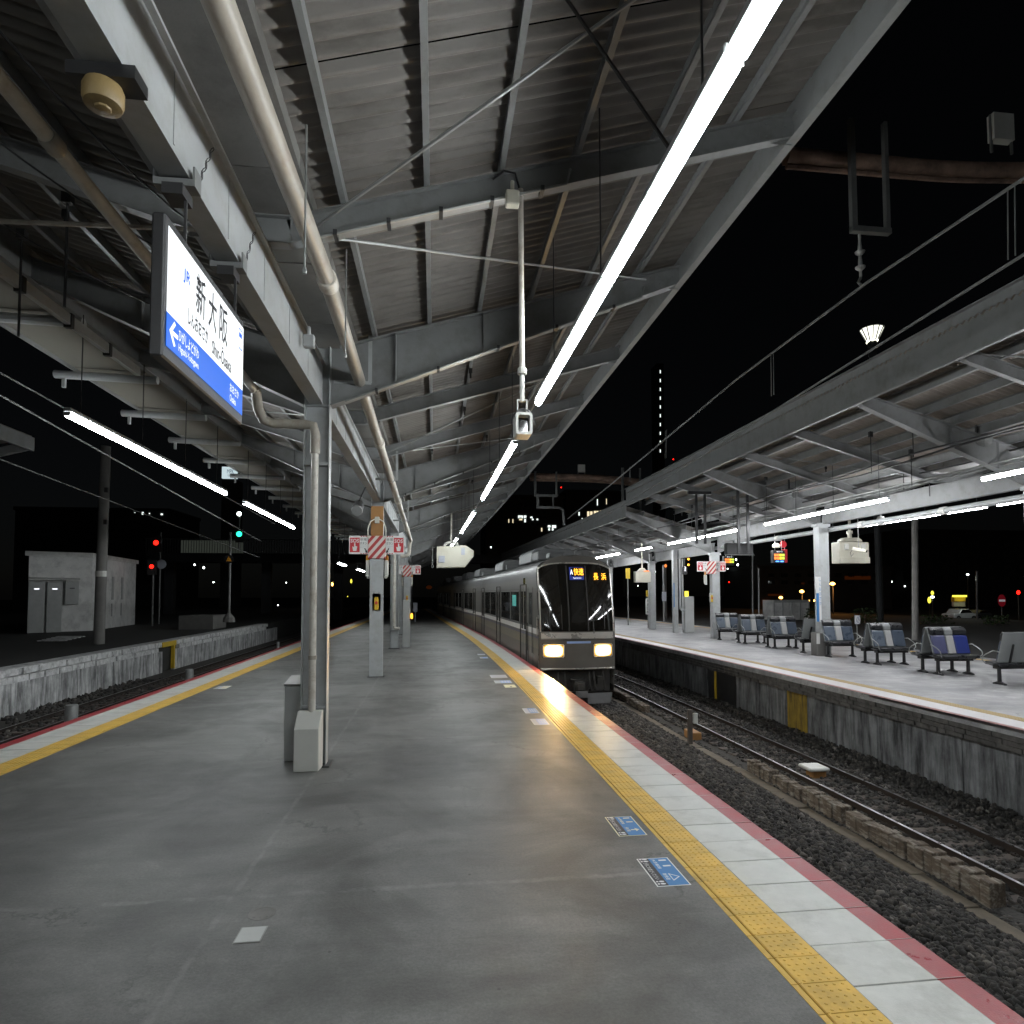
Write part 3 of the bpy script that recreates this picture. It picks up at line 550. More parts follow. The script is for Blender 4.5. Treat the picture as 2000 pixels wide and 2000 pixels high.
# valley drain pipe of column 1, cover boxes and fittings on the near columns
def pipe_thing(name, label, segs, mat, cat='drain pipe', n=12):
    o = segs[0][0][0]; t = thing(name, label, cat, o)
    for nm, pts, r in segs: MB(o).path(pts, r, n).build(nm, mat, t, smooth=True)
    return t
t = thing('drain_pipe', 'thick beige drain pipe running lengthwise under the near roof', 'drain pipe', (-1.2, 3, 6.0))
_p = [P(425, 0, X=-1.22), P(640, 549, X=-1.2), P(802, 1056, Y=30)]; _p = [_p[0]+(_p[0]-_p[1])*2.2]+_p; PK = [tuple((p.y, p.x, p.z)) for p in _p]; at = lambda y: V((float(np.interp(y, [p[0] for p in PK], [p[1] for p in PK])), y, float(np.interp(y, [p[0] for p in PK], [p[2] for p in PK]))))
for y0, y1 in ((-4, 3.2), (3.22, 7.0), (7.02, 13.5), (13.52, 20), (20.02, 26), (26.02, 29.9)):
    MB((-1.2, 3, 6.0)).tube(at(y0), at(y1), .092, 16).build('pipe_length', 'pvc', t, smooth=True)
for y in (3.2, 7.05, 13.5, 20, 26): MB((-1.2, 3, 6.0)).path([at(y-.11), at(y-.1), at(y+.1), at(y+.11)], [.1, .112, .112, .1], 16).build('coupling', 'pvc2' if y > 6 else 'pvc', t, smooth=True)
MB((-1.2, 3, 6.0)).path([at(29.9), V((-1.2, 30.1, 5.0)), V((-1.22, 30.25, 4.75)), V((-1.25, 30.3, 4.5)), V((-1.4, 30.35, 4.42)), V((-1.62, 30.4, 4.42))], .09, 12).build('elbow', 'pvc2', t, smooth=True)
for y in (10.03, 16.9, 23.8):
    p = at(y); b = MB((-1.2, 3, 6.0)); b.bar(p+V((.16, 0, -.02)), p+V((.16, 0, .75)), .06, .02); b.bar(p+V((-.4, 0, -.02)), p+V((.18, 0, -.02)), .04, .05); b.path([p+V((.105*math.cos(a), .03, .105*math.sin(a))) for a in (i*math.pi/8 for i in range(17))], .012, 5); b.build('pipe_hanger', 'steel2', t)
t = thing('drain_pipe', 'thinner mottled pipe sloping under the left half of the near roof', 'drain pipe', (-2.9, 3, 6))
qa, qb = P(0, 155, X=-2.95), P(500, 765, Y=9.4); qa = qa+(qa-qb)*.8; at2 = lambda y: qa+(qb-qa)*((y-qa.y)/(qb.y-qa.y))
jn_ = P(105, 275, X=-2.9).y
for y0, y1 in ((qa.y, jn_), (jn_+.02, 9.4)): MB((-2.9, 3, 6)).tube(at2(y0), at2(y1), .06, 12).build('pipe_length', 'pvc2', t, smooth=True)
MB((-2.9, 3, 6)).path([at2(jn_-.07), at2(jn_-.05), at2(jn_+.06), at2(jn_+.08)], [.066, .075, .075, .066], 12).build('coupling', 'pvc', t, smooth=True)
MB((-2.9, 3, 6)).path([at2(9.3), at2(9.4), V((-2.62, 9.62, 5.36)), V((-2.58, 9.76, 5.24)), V((-2.45, 9.82, 5.2)), V((-1.98, 9.82, 5.2)), V((-1.86, 9.82, 5.18)), V((-1.83, 9.82, 5.05)), V((-1.83, 9.82, 4.75))], [.075]*4+[.075]*5, 12).build('elbow', 'pvc', t, smooth=True)
MB((-2.9, 3, 6)).tube((-1.83, 9.82, 4.75), (-1.83, 9.82, .55), .055, 12).build('downpipe', 'pvc2', t, smooth=True)
for z in (1.62,): MB((-2.9, 3, 6)).path([(-1.83, 9.82, z), (-1.83, 9.82, z+.06)], .066, 12).build('pipe_socket', 'pvc', t, smooth=True)
b = MB((-1.85, 9.8, 0)); b.prism([(-2.05, 9.62, 0), (-2.05, 9.62, .62), (-2.03, 9.78, .86), (-2.03, 9.88, .86), (-2.03, 9.88, 0)], (.36, 0, 0)); tag(b.build('pipe_guard', 'whitep', bevel=.012), 'pale sheet metal guard box round the foot of the nearest column pipe', 'guard')
# stainless bin behind the first column
t = thing('litter_bin', 'slim brushed steel bin with sloping lid behind the nearest column', 'bin', (-2.2, 10.5, 0))
b = MB((-2.2, 10.5, 0)); b.prism([(-2.33, 10.25, 0), (-2.33, 10.25, 1.17), (-2.33, 10.75, 1.24), (-2.33, 10.75, 0)], (.5, 0, 0)); b.build('body', 'shed2', t, bevel=.015)
b = MB((-2.2, 10.5, 0)); b.prism([(-2.34, 10.22, 1.175), (-2.34, 10.22, 1.2), (-2.34, 10.76, 1.275), (-2.34, 10.76, 1.25)], (.52, 0, 0)); b.build('lid', 'stainless', t, bevel=.008)
# second drain: column three
t = thing('drain_pipe', 'slim white drain pipe on the third column', 'drain pipe', (-1.9, 30.4, 0))
MB((-1.9, 30.4, 0)).tube((-1.93, 30.45, 4.5), (-1.93, 30.45, 1.1), .075, 10).build('downpipe', 'pvc2', t, smooth=True)
MB((-1.9, 30.4, 0)).path([(-1.93, 30.45, 1.1), (-1.9, 30.45, .98), (-1.66, 30.45, .95)], .075, 10).build('elbow', 'pvc2', t, smooth=True)
tag(MB((-1.35, 31.2, 0)).box(-1.56, -1.2, 31.0, 31.5, 0, 2.3).build('equipment_cabinet', 'shed2', bevel=.02), 'plain grey upright cabinet beside the third column', 'cabinet')
t = thing('amber_beacon', 'small glowing amber lamp on the side of the grey cabinet', 'lamp', (-1.1, 31, 1.5)); MB((-1.1, 31, 1.5)).lathe((-1.12, 31, 1.4), [(.04, 0), (.06, .05), (.06, .2), (.03, .26)], 8).build('lens', 'led', t); MB((-1.1, 31, 1.5)).box(-1.2, -1.06, 30.96, 31.04, 1.36, 1.395).build('bracket', 'dark', t)
# ================================================================== STRIP LIGHTS
def strip(label, fxp, z, y0, y1, lamp, ztop, group, rods=True, pitch=1.26):
    n = max(1, round((y1-y0)/pitch)); L = (y1-y0)/n; xm = fxp((y0+y1)/2)
    t = thing('strip_light', label, 'strip light', (xm, y0, z), group=group); o = (0, 0, 0)
    sl_ = (fxp(y1)-fxp(y0))/(y1-y0); lx = lambda y: fxp(y0)+sl_*y-xm
    b = MB(); b.path([(0, .008, 0), (0, .02, 0), (0, L-.02, 0), (0, L-.008, 0)], [.036, .05, .05, .036], 10); tu = b.build('lamp_tube', lamp, t, smooth=True)
    b = MB(); b.box(-.058, .058, .0, L-.004, .04, .11); ho = b.build('lamp_housing', 'steel2', t, bevel=.01); b = MB(); b.box(-.05, .05, -.006, .006, -.03, .04); ca = b.build('lamp_socket', 'dullgal', t)
    for i in range(n):
        for s_ in (tu, ho, ca):
            c = s_ if i == 0 else inst(s_, t, (0, 0, 0)); c.location = (lx(L*i), L*i, 0); c.rotation_euler = (0, 0, -sl_)
    if rods:
        r = MB().tube((0, 0, .12), (0, 0, ztop-z), .009, 5).build('hanger_rod', 'dark', t); k = 0; y = .4
        while y < y1-y0:
            c = r if k == 0 else inst(r, t, (0, 0, 0)); c.location = (lx(y), y, 0); k += 1; y += 2.3
    # slim conduit between the runs
    return t
nx = lambda y: 1.66-.0105*y+.5*xc(y)
G1 = 'strip lights in a row over the right side of the near platform'
for i, (a, c, l) in enumerate(((-7.6, 3.12, 'strip light run leaving the top of the picture, closest to the camera'), (3.15, 9.4, 'big bright strip light run slanting down the upper right'), (11.96, 19.25, 'strip light run just below the hanging mirror frame'), (22.4, 30, 'short looking strip light run, third along the right row'), (33, 40, 'tiny distant strip light run above the white monitor box'), (43.5, 51, 'farthest strip light run of the near platform right row'))):
    strip(l, nx, 5.53, a, c, 'tube', 7.4, G1)
lx_ = lambda y: -5.86-.015*(y-10)
G2 = 'strip lights in a row under the left eave of the near platform'
for a, c, l in ((-9., -.5, 'unseen strip light run added behind the camera to fill the left roof'), (10.75, 18.85, 'long strip light run on the left below the eave panels'), (20.7, 28.3, 'shorter strip light run on the left, just before the first column')):  # first run is unseen, added as fill light for the left roof
    strip(l, lx_, 5.5, a, c, 'tube', 7.3, G2)
for a, c, l in ((39.5, 43, 'small strip light glimpsed right of the first column'), (49, 54, 'small strip light peeping out left of the nearer SOS sign')):
    strip(l, lambda y: -5.92, 4.5, a, c, 'tube', 7.3, G2)
MB()
t = thing('light_conduit', 'thin conduit joining the strip lights of the right row', 'conduit', (1.6, 10, 5.6)); b = MB((1.6, 10, 5.6))
b.path([(nx(y)+.03, y, 5.66) for y in (-7, 4, 9, 14, 20, 26, 32, 40, 50)], .014, 5); b.build('pipe_run', 'galv', t)
fx1 = lambda y: 14.12+.75*xc(y); fx2 = lambda y: 18.72+.75*xc(y)
G3 = 'strip lights along the track side of the far platform'; G4 = 'strip lights along the outer side of the far platform'
for a, c, l in ((5.5, 14.6, 'far platform strip light run outside the right edge of the picture'), (18.0, 25.3, 'longest strip light run in front of the big far column'), (27.7, 36.0, 'strip light run above the far SOS sign'), (38.7, 41.6, 'short strip light above the small white monitor box'), (44.9, 50.8, 'strip light run just right of the train roof'), (54, 62, 'distant far platform strip light hidden behind the train')):
    strip(l, fx1, 5.55, a, c, 'tubefar', 7.2, G3)
for a, c, l in ((7, 18.8, 'outer strip light run at the right picture edge, near end'), (19.2, 25.7, 'outer strip light run at the far right above the benches'), (27.8, 30.2, 'short strip light beside the white monitor box and column'), (30.6, 36.6, 'outer strip light run just left of the big far column'), (38.6, 42.6, 'short outer strip light above a hanging departure board'), (45, 50, 'faint outer strip light near the grey signal pole'), (53, 60, 'farthest outer strip light behind the train')):
    strip(l, fx2, 5.55, a, c, 'tubefar', 7.2, G4)
# ================================================================== STATION NAME SIGN
SG = (-1.78, 4.8, 4.12); Yn = lambda y: 4.2+(y-3.985)*.973
t = thing('station_sign', 'lit white and blue station name sign hanging from the girder, upper left', 'sign', SG)
b = MB(SG); b.box(-1.81, -1.725, Yn(3.95), Yn(5.66), 4.12, 5.06); b.build('case', 'dark', t, bevel=.012)
sx = -1.72; O = V(SG); q = lambda y, z, d=0: V((sx+d, Yn(y), z))-O
flat([q(3.985, 4.425), q(5.63, 4.425), q(5.63, 4.99), q(3.985, 4.99)], 'signw', t, 'white_panel', .003, (1, 0, 0)); flat([q(3.985, 4.2), q(5.63, 4.2), q(5.63, 4.424), q(3.985, 4.424)], 'signb', t, 'blue_panel', .003, (1, 0, 0))
u, v = (0, 1, 0), (0, 0, 1)
for ch, y0, y1 in (('新', 4.47, 4.66), ('大', 4.73, 4.91), ('阪', 4.98, 5.18)): text(ch, q(y0, 4.64, .005), u, v, y1-y0, .3, 'signk', t, 'lettering', .0, .012)
text('しんおおさか', q(4.33, 4.49, .005), u, v, .4, .12, 'signk', t, 'lettering', 0, .022); text('Shin-Ōsaka', q(4.82, 4.465, .005), u, v, .46, .14, 'signk', t, 'lettering', 0, .02)
text('JR', q(4.235, 4.74, .005), u, v, .13, .11, 'signb', t, 'logo', 0, .02)
b = MB(); b.prism([q(4.025, 4.32, .005), q(4.10, 4.405, .005), q(4.125, 4.39, .005), q(4.075, 4.335, .005), q(4.165, 4.335, .005), q(4.165, 4.305, .005), q(4.075, 4.305, .005), q(4.125, 4.25, .005), q(4.10, 4.235, .005)], (.001, 0, 0)); b.build('arrow', 'signt', t)
text('ひがしよどがわ', q(4.18, 4.31, .005), u, v, .36, .085, 'signt', t, 'lettering', 0, .015); text('Higashi-Yodogawa', q(4.18, 4.225, .005), u, v, .36, .065, 'signt', t, 'lettering', 0, .01)
text('おおさか', q(5.27, 4.31, .005), u, v, .24, .075, 'signt', t, 'lettering', 0, .015); text('Osaka', q(5.27, 4.23, .005), u, v, .16, .06, 'signt', t, 'lettering', 0, .01)
b = MB()
for a0, a1, c0, c1 in ((5.485, 5.585, 4.935, 4.945), (5.485, 5.585, 4.765, 4.775), (5.485, 5.49, 4.775, 4.935), (5.58, 5.585, 4.775, 4.935), (5.5, 5.57, 4.87, 4.91)): b.prism([q(a0, c0, .005), q(a1, c0, .005), q(a1, c1, .005), q(a0, c1, .005)], (.001, 0, 0))
b.build('number_frame', 'signb', t)
for y in (4.6, 5.72):      # clamps and chains to the girder
    MB(SG).bar((-1.77, y, 5.06), (-1.77, y, 5.5), .018, .018).build('hanger_rod', 'dark', t)
    b = MB(SG); b.prism([(-1.97, y-.06, 5.62), (-1.97, y-.06, 5.48), (-1.69, y-.06, 5.48), (-1.69, y-.06, 5.62), (-1.705, y-.06, 5.62), (-1.705, y-.06, 5.53), (-1.955, y-.06, 5.53), (-1.955, y-.06, 5.62)], (0, .12, 0)); b.build('clamp', 'steel', t); MB(SG).box(-1.9, -1.76, y-.09, y+.09, 5.4, 5.48).build('clamp_plate', 'dark', t)
    b = MB(SG)
    for k in range(8): b.path([(-1.715+.003*k+.014*math.sin(a)*(k % 2), y+.06+.03*k+.014*math.cos(a), 5.56+.06*k+.032*math.sin(a)*(1-.5*(k % 2))) for a in (i*math.pi/3 for i in range(7))], .004, 4)
    tag(b.build('chain', 'dark', t), kind='stuff')
# cream old lamp housing on the girder
t = thing('old_lamp', 'yellowed round plastic lamp bolted under the girder, top left', 'lamp', (-1.85, 3.66, 5.5)); b = MB((-1.85, 3.66, 5.5)); b.box(-2.02, -1.66, 3.58, 3.74, 5.46, 5.535); b.build('bracket', 'black', t)
b = MB((-1.85, 3.66, 5.5)); b.lathe((-1.86, 3.66, 5.335), [(.06, 0), (.095, .01), (.105, .04), (.105, .1), (.095, .125)], 20); b.lathe((-1.86, 3.66, 5.32), [(.02, 0), (.04, .006), (.045, .016)], 8); b.build('diffuser', M('yellowed_plastic', (.27, .19, .08), .45, dirt=(.12, .08, .03), dscale=6), t, smooth=True)
# ================================================================== SOS HELP POINTS
def sos(x, y, label, w=1.7, zt=4.44, face=-1):
    t = thing('emergency_help_point', label, 'help point', (x, y, 0), group='SOS emergency button boards'); yf = -.2
    b = MB(); b.box(-.27, .27, yf-.02, .24, 3.72, zt); o = b.build('striped_band', 'stripe', t, bevel=.01)
    for s in (-1, 1):
        b = MB(); b.box(min(s*.275, s*.86), max(s*.275, s*.86), yf+.0, yf+.05, 3.86, zt); bd = b.build('board', 'whitept', t, bevel=.01)
        bd2 = MB().box(min(s*.53, s*.83), max(s*.53, s*.83), yf-.006, yf-.002, 3.92, zt-.06).build('red_panel', 'redp', t)
        x0 = .55 if s > 0 else -.81
        text('SOS', (x0, yf-.008, 4.22), (1, 0, 0), (0, 0, 1), .26, .12, 'whitept', t, 'lettering', 0, .02)
        b = MB(); cx = s*.68; b.prism([(cx-.02, yf-.0075, 4.2), (cx-.02, yf-.0075, 4.08), (cx-.075, yf-.0075, 4.1), (cx-.05, yf-.0075, 3.96), (cx+.05, yf-.0075, 3.96), (cx+.075, yf-.0075, 4.1), (cx+.02, yf-.0075, 4.12), (cx+.02, yf-.0075, 4.2)], (0, -.001, 0)); b.build('hand_symbol', 'whitept', t)
        x1 = .3 if s > 0 else -.52
        text('非常', (x1, yf-.004, 4.28), (1, 0, 0), (0, 0, 1), .2, .09, 'blackpt', t); text('ボタン', (x1, yf-.004, 4.16), (1, 0, 0), (0, 0, 1), .21, .09, 'blackpt', t); text('Emergency\nButton', (x1, yf-.004, 4.05), (1, 0, 0), (0, 0, 1), .2, .09, 'greyp', t)
        b = MB(); a = -s; c = s*.34; b.prism([(c+s*.05, yf-.004, 4.04), (c+s*.02, yf-.004, 4.06), (c-s*.02, yf-.004, 3.97), (c-s*.045, yf-.004, 4.0), (c-s*.05, yf-.004, 3.89), (c+s*.03, yf-.004, 3.93), (c+s*.005, yf-.004, 3.95)], (0, -.001, 0)); b.build('arrow', 'blackpt', t)
        b = MB()
        for k in range(3):
            for z in (zt-.035, 3.865): b.prism([(s*(.3+.075*k), yf-.004, z), (s*(.34+.075*k), yf-.004, z), (s*(.36+.075*k), yf-.004, z+.03), (s*(.32+.075*k), yf-.004, z+.03)], (0, -.001, 0))
        b.build('hazard_marks', 'redp', t)
        b = MB(); b.box(min(s*.23, s*.35), max(s*.23, s*.35), -.08, .12, 3.2, 3.68); b.prism([(s*.23, -.08, 3.2), (s*.35, -.08, 3.2), (s*.3, -.08, 3.1), (s*.23, -.08, 3.1)], (0, .2, 0)); b.build('speaker_case', 'whitep', t, bevel=.015)
        b = MB(); b.lathe((s*.3, .02, 3.68), [(.05, 0), (.055, .02), (.055, .12), (.03, .16)], 10); b.build('beacon', 'amber', t, smooth=True)
    b = MB(); b.box(-.13, .13, yf+.03, yf+.06, 2.08, 2.62); b.build('button_recess', 'shed2', t); b = MB(); b.box(-.07, .07, yf-.0, yf+.03, 2.1, 2.5); bt = b.build('button_box', 'ylw', t, bevel=.008)
    b = MB(); b.path([(0, yf-.0, 2.33), (0, yf-.025, 2.33)], .05, 14); b.build('red_button', 'redp', bt)
    return t
s1 = sos(XM, 20.38, 'red striped SOS board on the column with brown upper part'); s2 = sos(XM+.05, 41.08, 'smaller SOS board half hidden behind a white pipe column'); sos(15.85, 34.75, 'SOS board on the white far platform column')
MB((XM, 20.38, 0)).box(XM-.196, XM+.196, 20.26, 20.28, 4.45, 5.4).build('brown_cover', 'orange', s1); MB((XM, 20.38, 0)).box(XM-.21, XM+.21, 20.21, 20.25, 0, 3.71).build('cover_plate', 'steel2', s1, bevel=.006)
b = MB((XM, 20.38, 0)); b.box(XM-.07, XM+.07, 20.18, 20.25, 4.85, 5.05); b.build('junction_box', 'cream', s1, bevel=.01)
for s in (-1, 1): MB((XM, 20.38, 0)).path([(XM+s*.07, 20.22, 4.98), (XM+s*.2, 20.2, 4.9), (XM+s*.27, 20.18, 4.7), (XM+s*.28, 20.18, 4.42)], .02, 6).build('cable', 'cream', s1)
MB((XM+.05, 41.08, 0)).box(XM-.16, XM+.26, 40.9, 40.95, 0, 3.7).build('cover_plate', 'steel2', s2)
t = thing('loudspeaker', 'dark horn speaker with white rim under the girder before the SOS column', 'speaker', (-2.1, 17.5, 5.0)); MB((-2.1, 17.5, 5.0)).path([(-2.1, 17.75, 5.1), (-2.1, 17.5, 4.98), (-2.1, 17.32, 4.88)], [.13, .15, .16], 14).build('horn', 'dark', t, smooth=True); MB((-2.1, 17.5, 5.0)).path([(-2.1, 17.34, 4.89), (-2.1, 17.25, 4.84)], [.16, .14], 14).build('rim', 'steel', t); MB((-2.1, 17.5, 5.0)).bar((-2.1, 17.55, 5.1), (-1.9, 17.55, 5.56), .04, .04).build('bracket', 'dark', t)
# ================================================================== HANGING EQUIPMENT, NEAR PLATFORM
HC = (.92, 6.58, 4.3); t = thing('hanging_mirror', 'white rounded square mirror frame on a pole below the middle rafter', 'mirror', HC)
MB(HC).tube((.91, 6.58, 7.0), (.92, 6.58, 4.98), .03, 10).build('pole', 'pvc2', t, smooth=True); MB(HC).tube((.92, 6.58, 4.98), (.92, 6.58, 4.66), .026, 10).build('lower_pole', 'whitep', t, smooth=True)
MB(HC).path([(.92, 6.58, 5.03), (.92, 6.58, 5.02), (.92, 6.58, 4.96), (.92, 6.58, 4.95)], [.035, .05, .05, .035], 10).build('collar', 'whitep', t)
b = MB(HC)
for x in (-.05, .05): b.bar((.92+x, 6.58, 4.68), (.92+x, 6.58, 4.52), .012, .03)
b.bar((.87, 6.58, 4.675), (.97, 6.58, 4.675), .03, .012); b.build('yoke', 'whitep', t)
rr = lambda w, h, r, n=5: [(sx_*(w-r)+r*math.cos(a), sz_*(h-r)+r*math.sin(a)) for sx_, sz_, a0 in ((1, 1, 0), (-1, 1, 1), (-1, -1, 2), (1, -1, 3)) for a in ((a0+i/n)*math.pi/2 for i in range(n+1))]
b = MB(HC); out, inn = rr(.088, .118, .03), rr(.062, .09, .02); n = len(out)
for yy_ in (6.5, 6.66): pass
vs = [(.925+x, y, 4.395+z) for y in (6.46, 6.7) for ring in (out, inn) for x, z in ring]
b.add(vs, [(i, (i+1) % n, n+(i+1) % n, n+i) for i in range(n)]+[(2*n+i, 2*n+(i+1) % n, 3*n+(i+1) % n, 3*n+i) for i in range(n)]+[(i, (i+1) % n, 2*n+(i+1) % n, 2*n+i) for i in range(n)]+[(n+i, n+(i+1) % n, 3*n+(i+1) % n, 3*n+i) for i in range(n)]); b.build('frame', 'whitep', t)
MB(HC).box(.866, .984, 6.56, 6.575, 4.31, 4.48).build('mirror_glass', 'glass', t)
b = MB(HC); b.path([(.925+.125*math.cos(a), 6.52, 4.4+.16*math.sin(a)) for a in (math.pi*(1.02-i*.115) for i in range(10))], .009, 6); b.build('strap', 'dark', t)
b = MB(HC); b.path([(.9, 6.58, 7.0), (.84, 6.5, 7.12), (.72, 6.5, 7.14), (.6, 6.52, 7.05)], .012, 6); b.build('cable', 'black', t)
MON = (.8, 30.77, 3.9); t = thing('monitor_box', 'white steel monitor housing with pointed right end hanging before the train', 'monitor', MON)
b = MB(MON); b.prism([(.08, 30.6, 3.86), (.08, 30.6, 4.9), (1.5, 30.6, 4.96), (1.88, 30.6, 4.7), (1.86, 30.6, 4.42), (1.45, 30.6, 3.9)], (0, .55, 0)); b.build('housing', 'cream', t, bevel=.02)
MB(MON).box(.17, .47, 30.57, 30.6, 4.12, 4.45).build('hatch', 'greyp', t, bevel=.01); MB(MON).box(1.26, 1.44, 30.57, 30.6, 4.5, 4.83).build('hatch', 'greyp', t, bevel=.01)
b = MB(MON); b.path([(.45, 30.85, 4.93), (.52, 30.85, 5.06), (.68, 30.85, 5.12), (.9, 30.85, 5.12), (1.06, 30.85, 5.06), (1.1, 30.85, 4.95)], .08, 8); b.build('yoke', 'whitep', t, smooth=True); MB(MON).tube((.78, 30.85, 5.1), (.79, 30.85, 6.75), .05, 10).build('pole', 'pvc2', t, smooth=True)
tag(MB((.0, 30, 4.7)).path([(-.12, 30, 4.85), (-.12, 30, 4.0)], .012, 5).path([(-.12+.05*math.cos(a), 30, 3.92+.07*math.sin(a)) for a in (i*math.pi/6 for i in range(13))], .012, 5).build('ring_pull_rope', 'galv'), 'thin pull cord with ring left of the white monitor housing', 'cord')
# loose ladder of small pipes and rods in the left half of the near roof
for i, (x, y, z0, z1) in enumerate(((-4.9, 6.3, 5.9, 7.3), (-4.1, 7.4, 5.8, 7.1), (-5.3, 8.6, 5.9, 7.3), (-3.7, 9.0, 6.0, 7.0), (-5.4, 5.4, 6.0, 7.35))):
    o = MB((x, y, z1)).tube((x, y, z0), (x, y, z1), .016, 6).box(x-.05, x+.05, y-.04, y+.04, z1-.12, z1).build('roof_hanger', 'dark')
    tag(o, 'dark hanger rod among the left roof steelwork', 'rod', 'dark hanger rods under the left roof')
b = MB((-5, 6, 6)); b.tube((-6.1, 6.1, 5.95), (-2.2, 6.1, 6.05), .022, 6); tag(b.build('cross_pipe', 'pvc'), 'thin horizontal pipe crossing the left half of the near roof', 'pipe')
t = thing('cable_duct', 'pale cable duct with dark clips running lengthwise inside the left eave', 'cable duct', (-5.55, 5, 6.9)); MB((-5.55, 5, 6.9)).box(-5.64, -5.56, -6, 12.5, 6.74, 6.9).build('duct', 'steel2', t)
for i in range(10): MB((-5.55, 5, 6.9)).box(-5.66, -5.545, 1+1.15*i, 1.08+1.15*i, 6.7, 6.92).build('duct_clip', 'black', t)
# ================================================================== TRAIN
TW = 1.45
def halfw(z):                                     # outline half width at height z above the rail
    pts = [(.55, 1.38), (1.0, 1.43), (1.4, 1.45), (4.7, 1.45), (5.0, 1.435), (5.18, 1.38), (5.32, 1.24), (5.44, .96), (5.53, .6), (5.59, .3), (5.62, 0.)]
    return float(np.interp(z, [p[0] for p in pts], [p[1] for p in pts]))
def yfront(x, z):
    u = abs(x)/TW
    return .26*u**2.2+(.0 if z < 2.7 else .62*((z-2.7)/2.9)**1.5)+(.08*(1.4-z) if z < 1.4 else 0)
ZL = [.55, .75, 1.0, 1.2, 1.4, 1.6, 2.0, 2.4, 2.7, 3.2, 3.8, 4.3, 4.55, 4.75, 4.9, 5.05, 5.18, 5.3, 5.4, 5.48, 5.54, 5.58, 5.61, 5.62]
BODY = band_mat('stainless_car_side', 2, [(0, (.07, .066, .06)), (1.45, (.125, .115, .1)), (2.12, (.2, .175, .125)), (2.5, (.1, .09, .15)), (2.57, (.13, .12, .105)), (2.64, (.75, .72, .68)), (2.84, (.12, .112, .1)), (4.35, (.16, .155, .145)), (4.72, (.13, .13, .13))], .38, .35)
mt['carbody'] = BODY
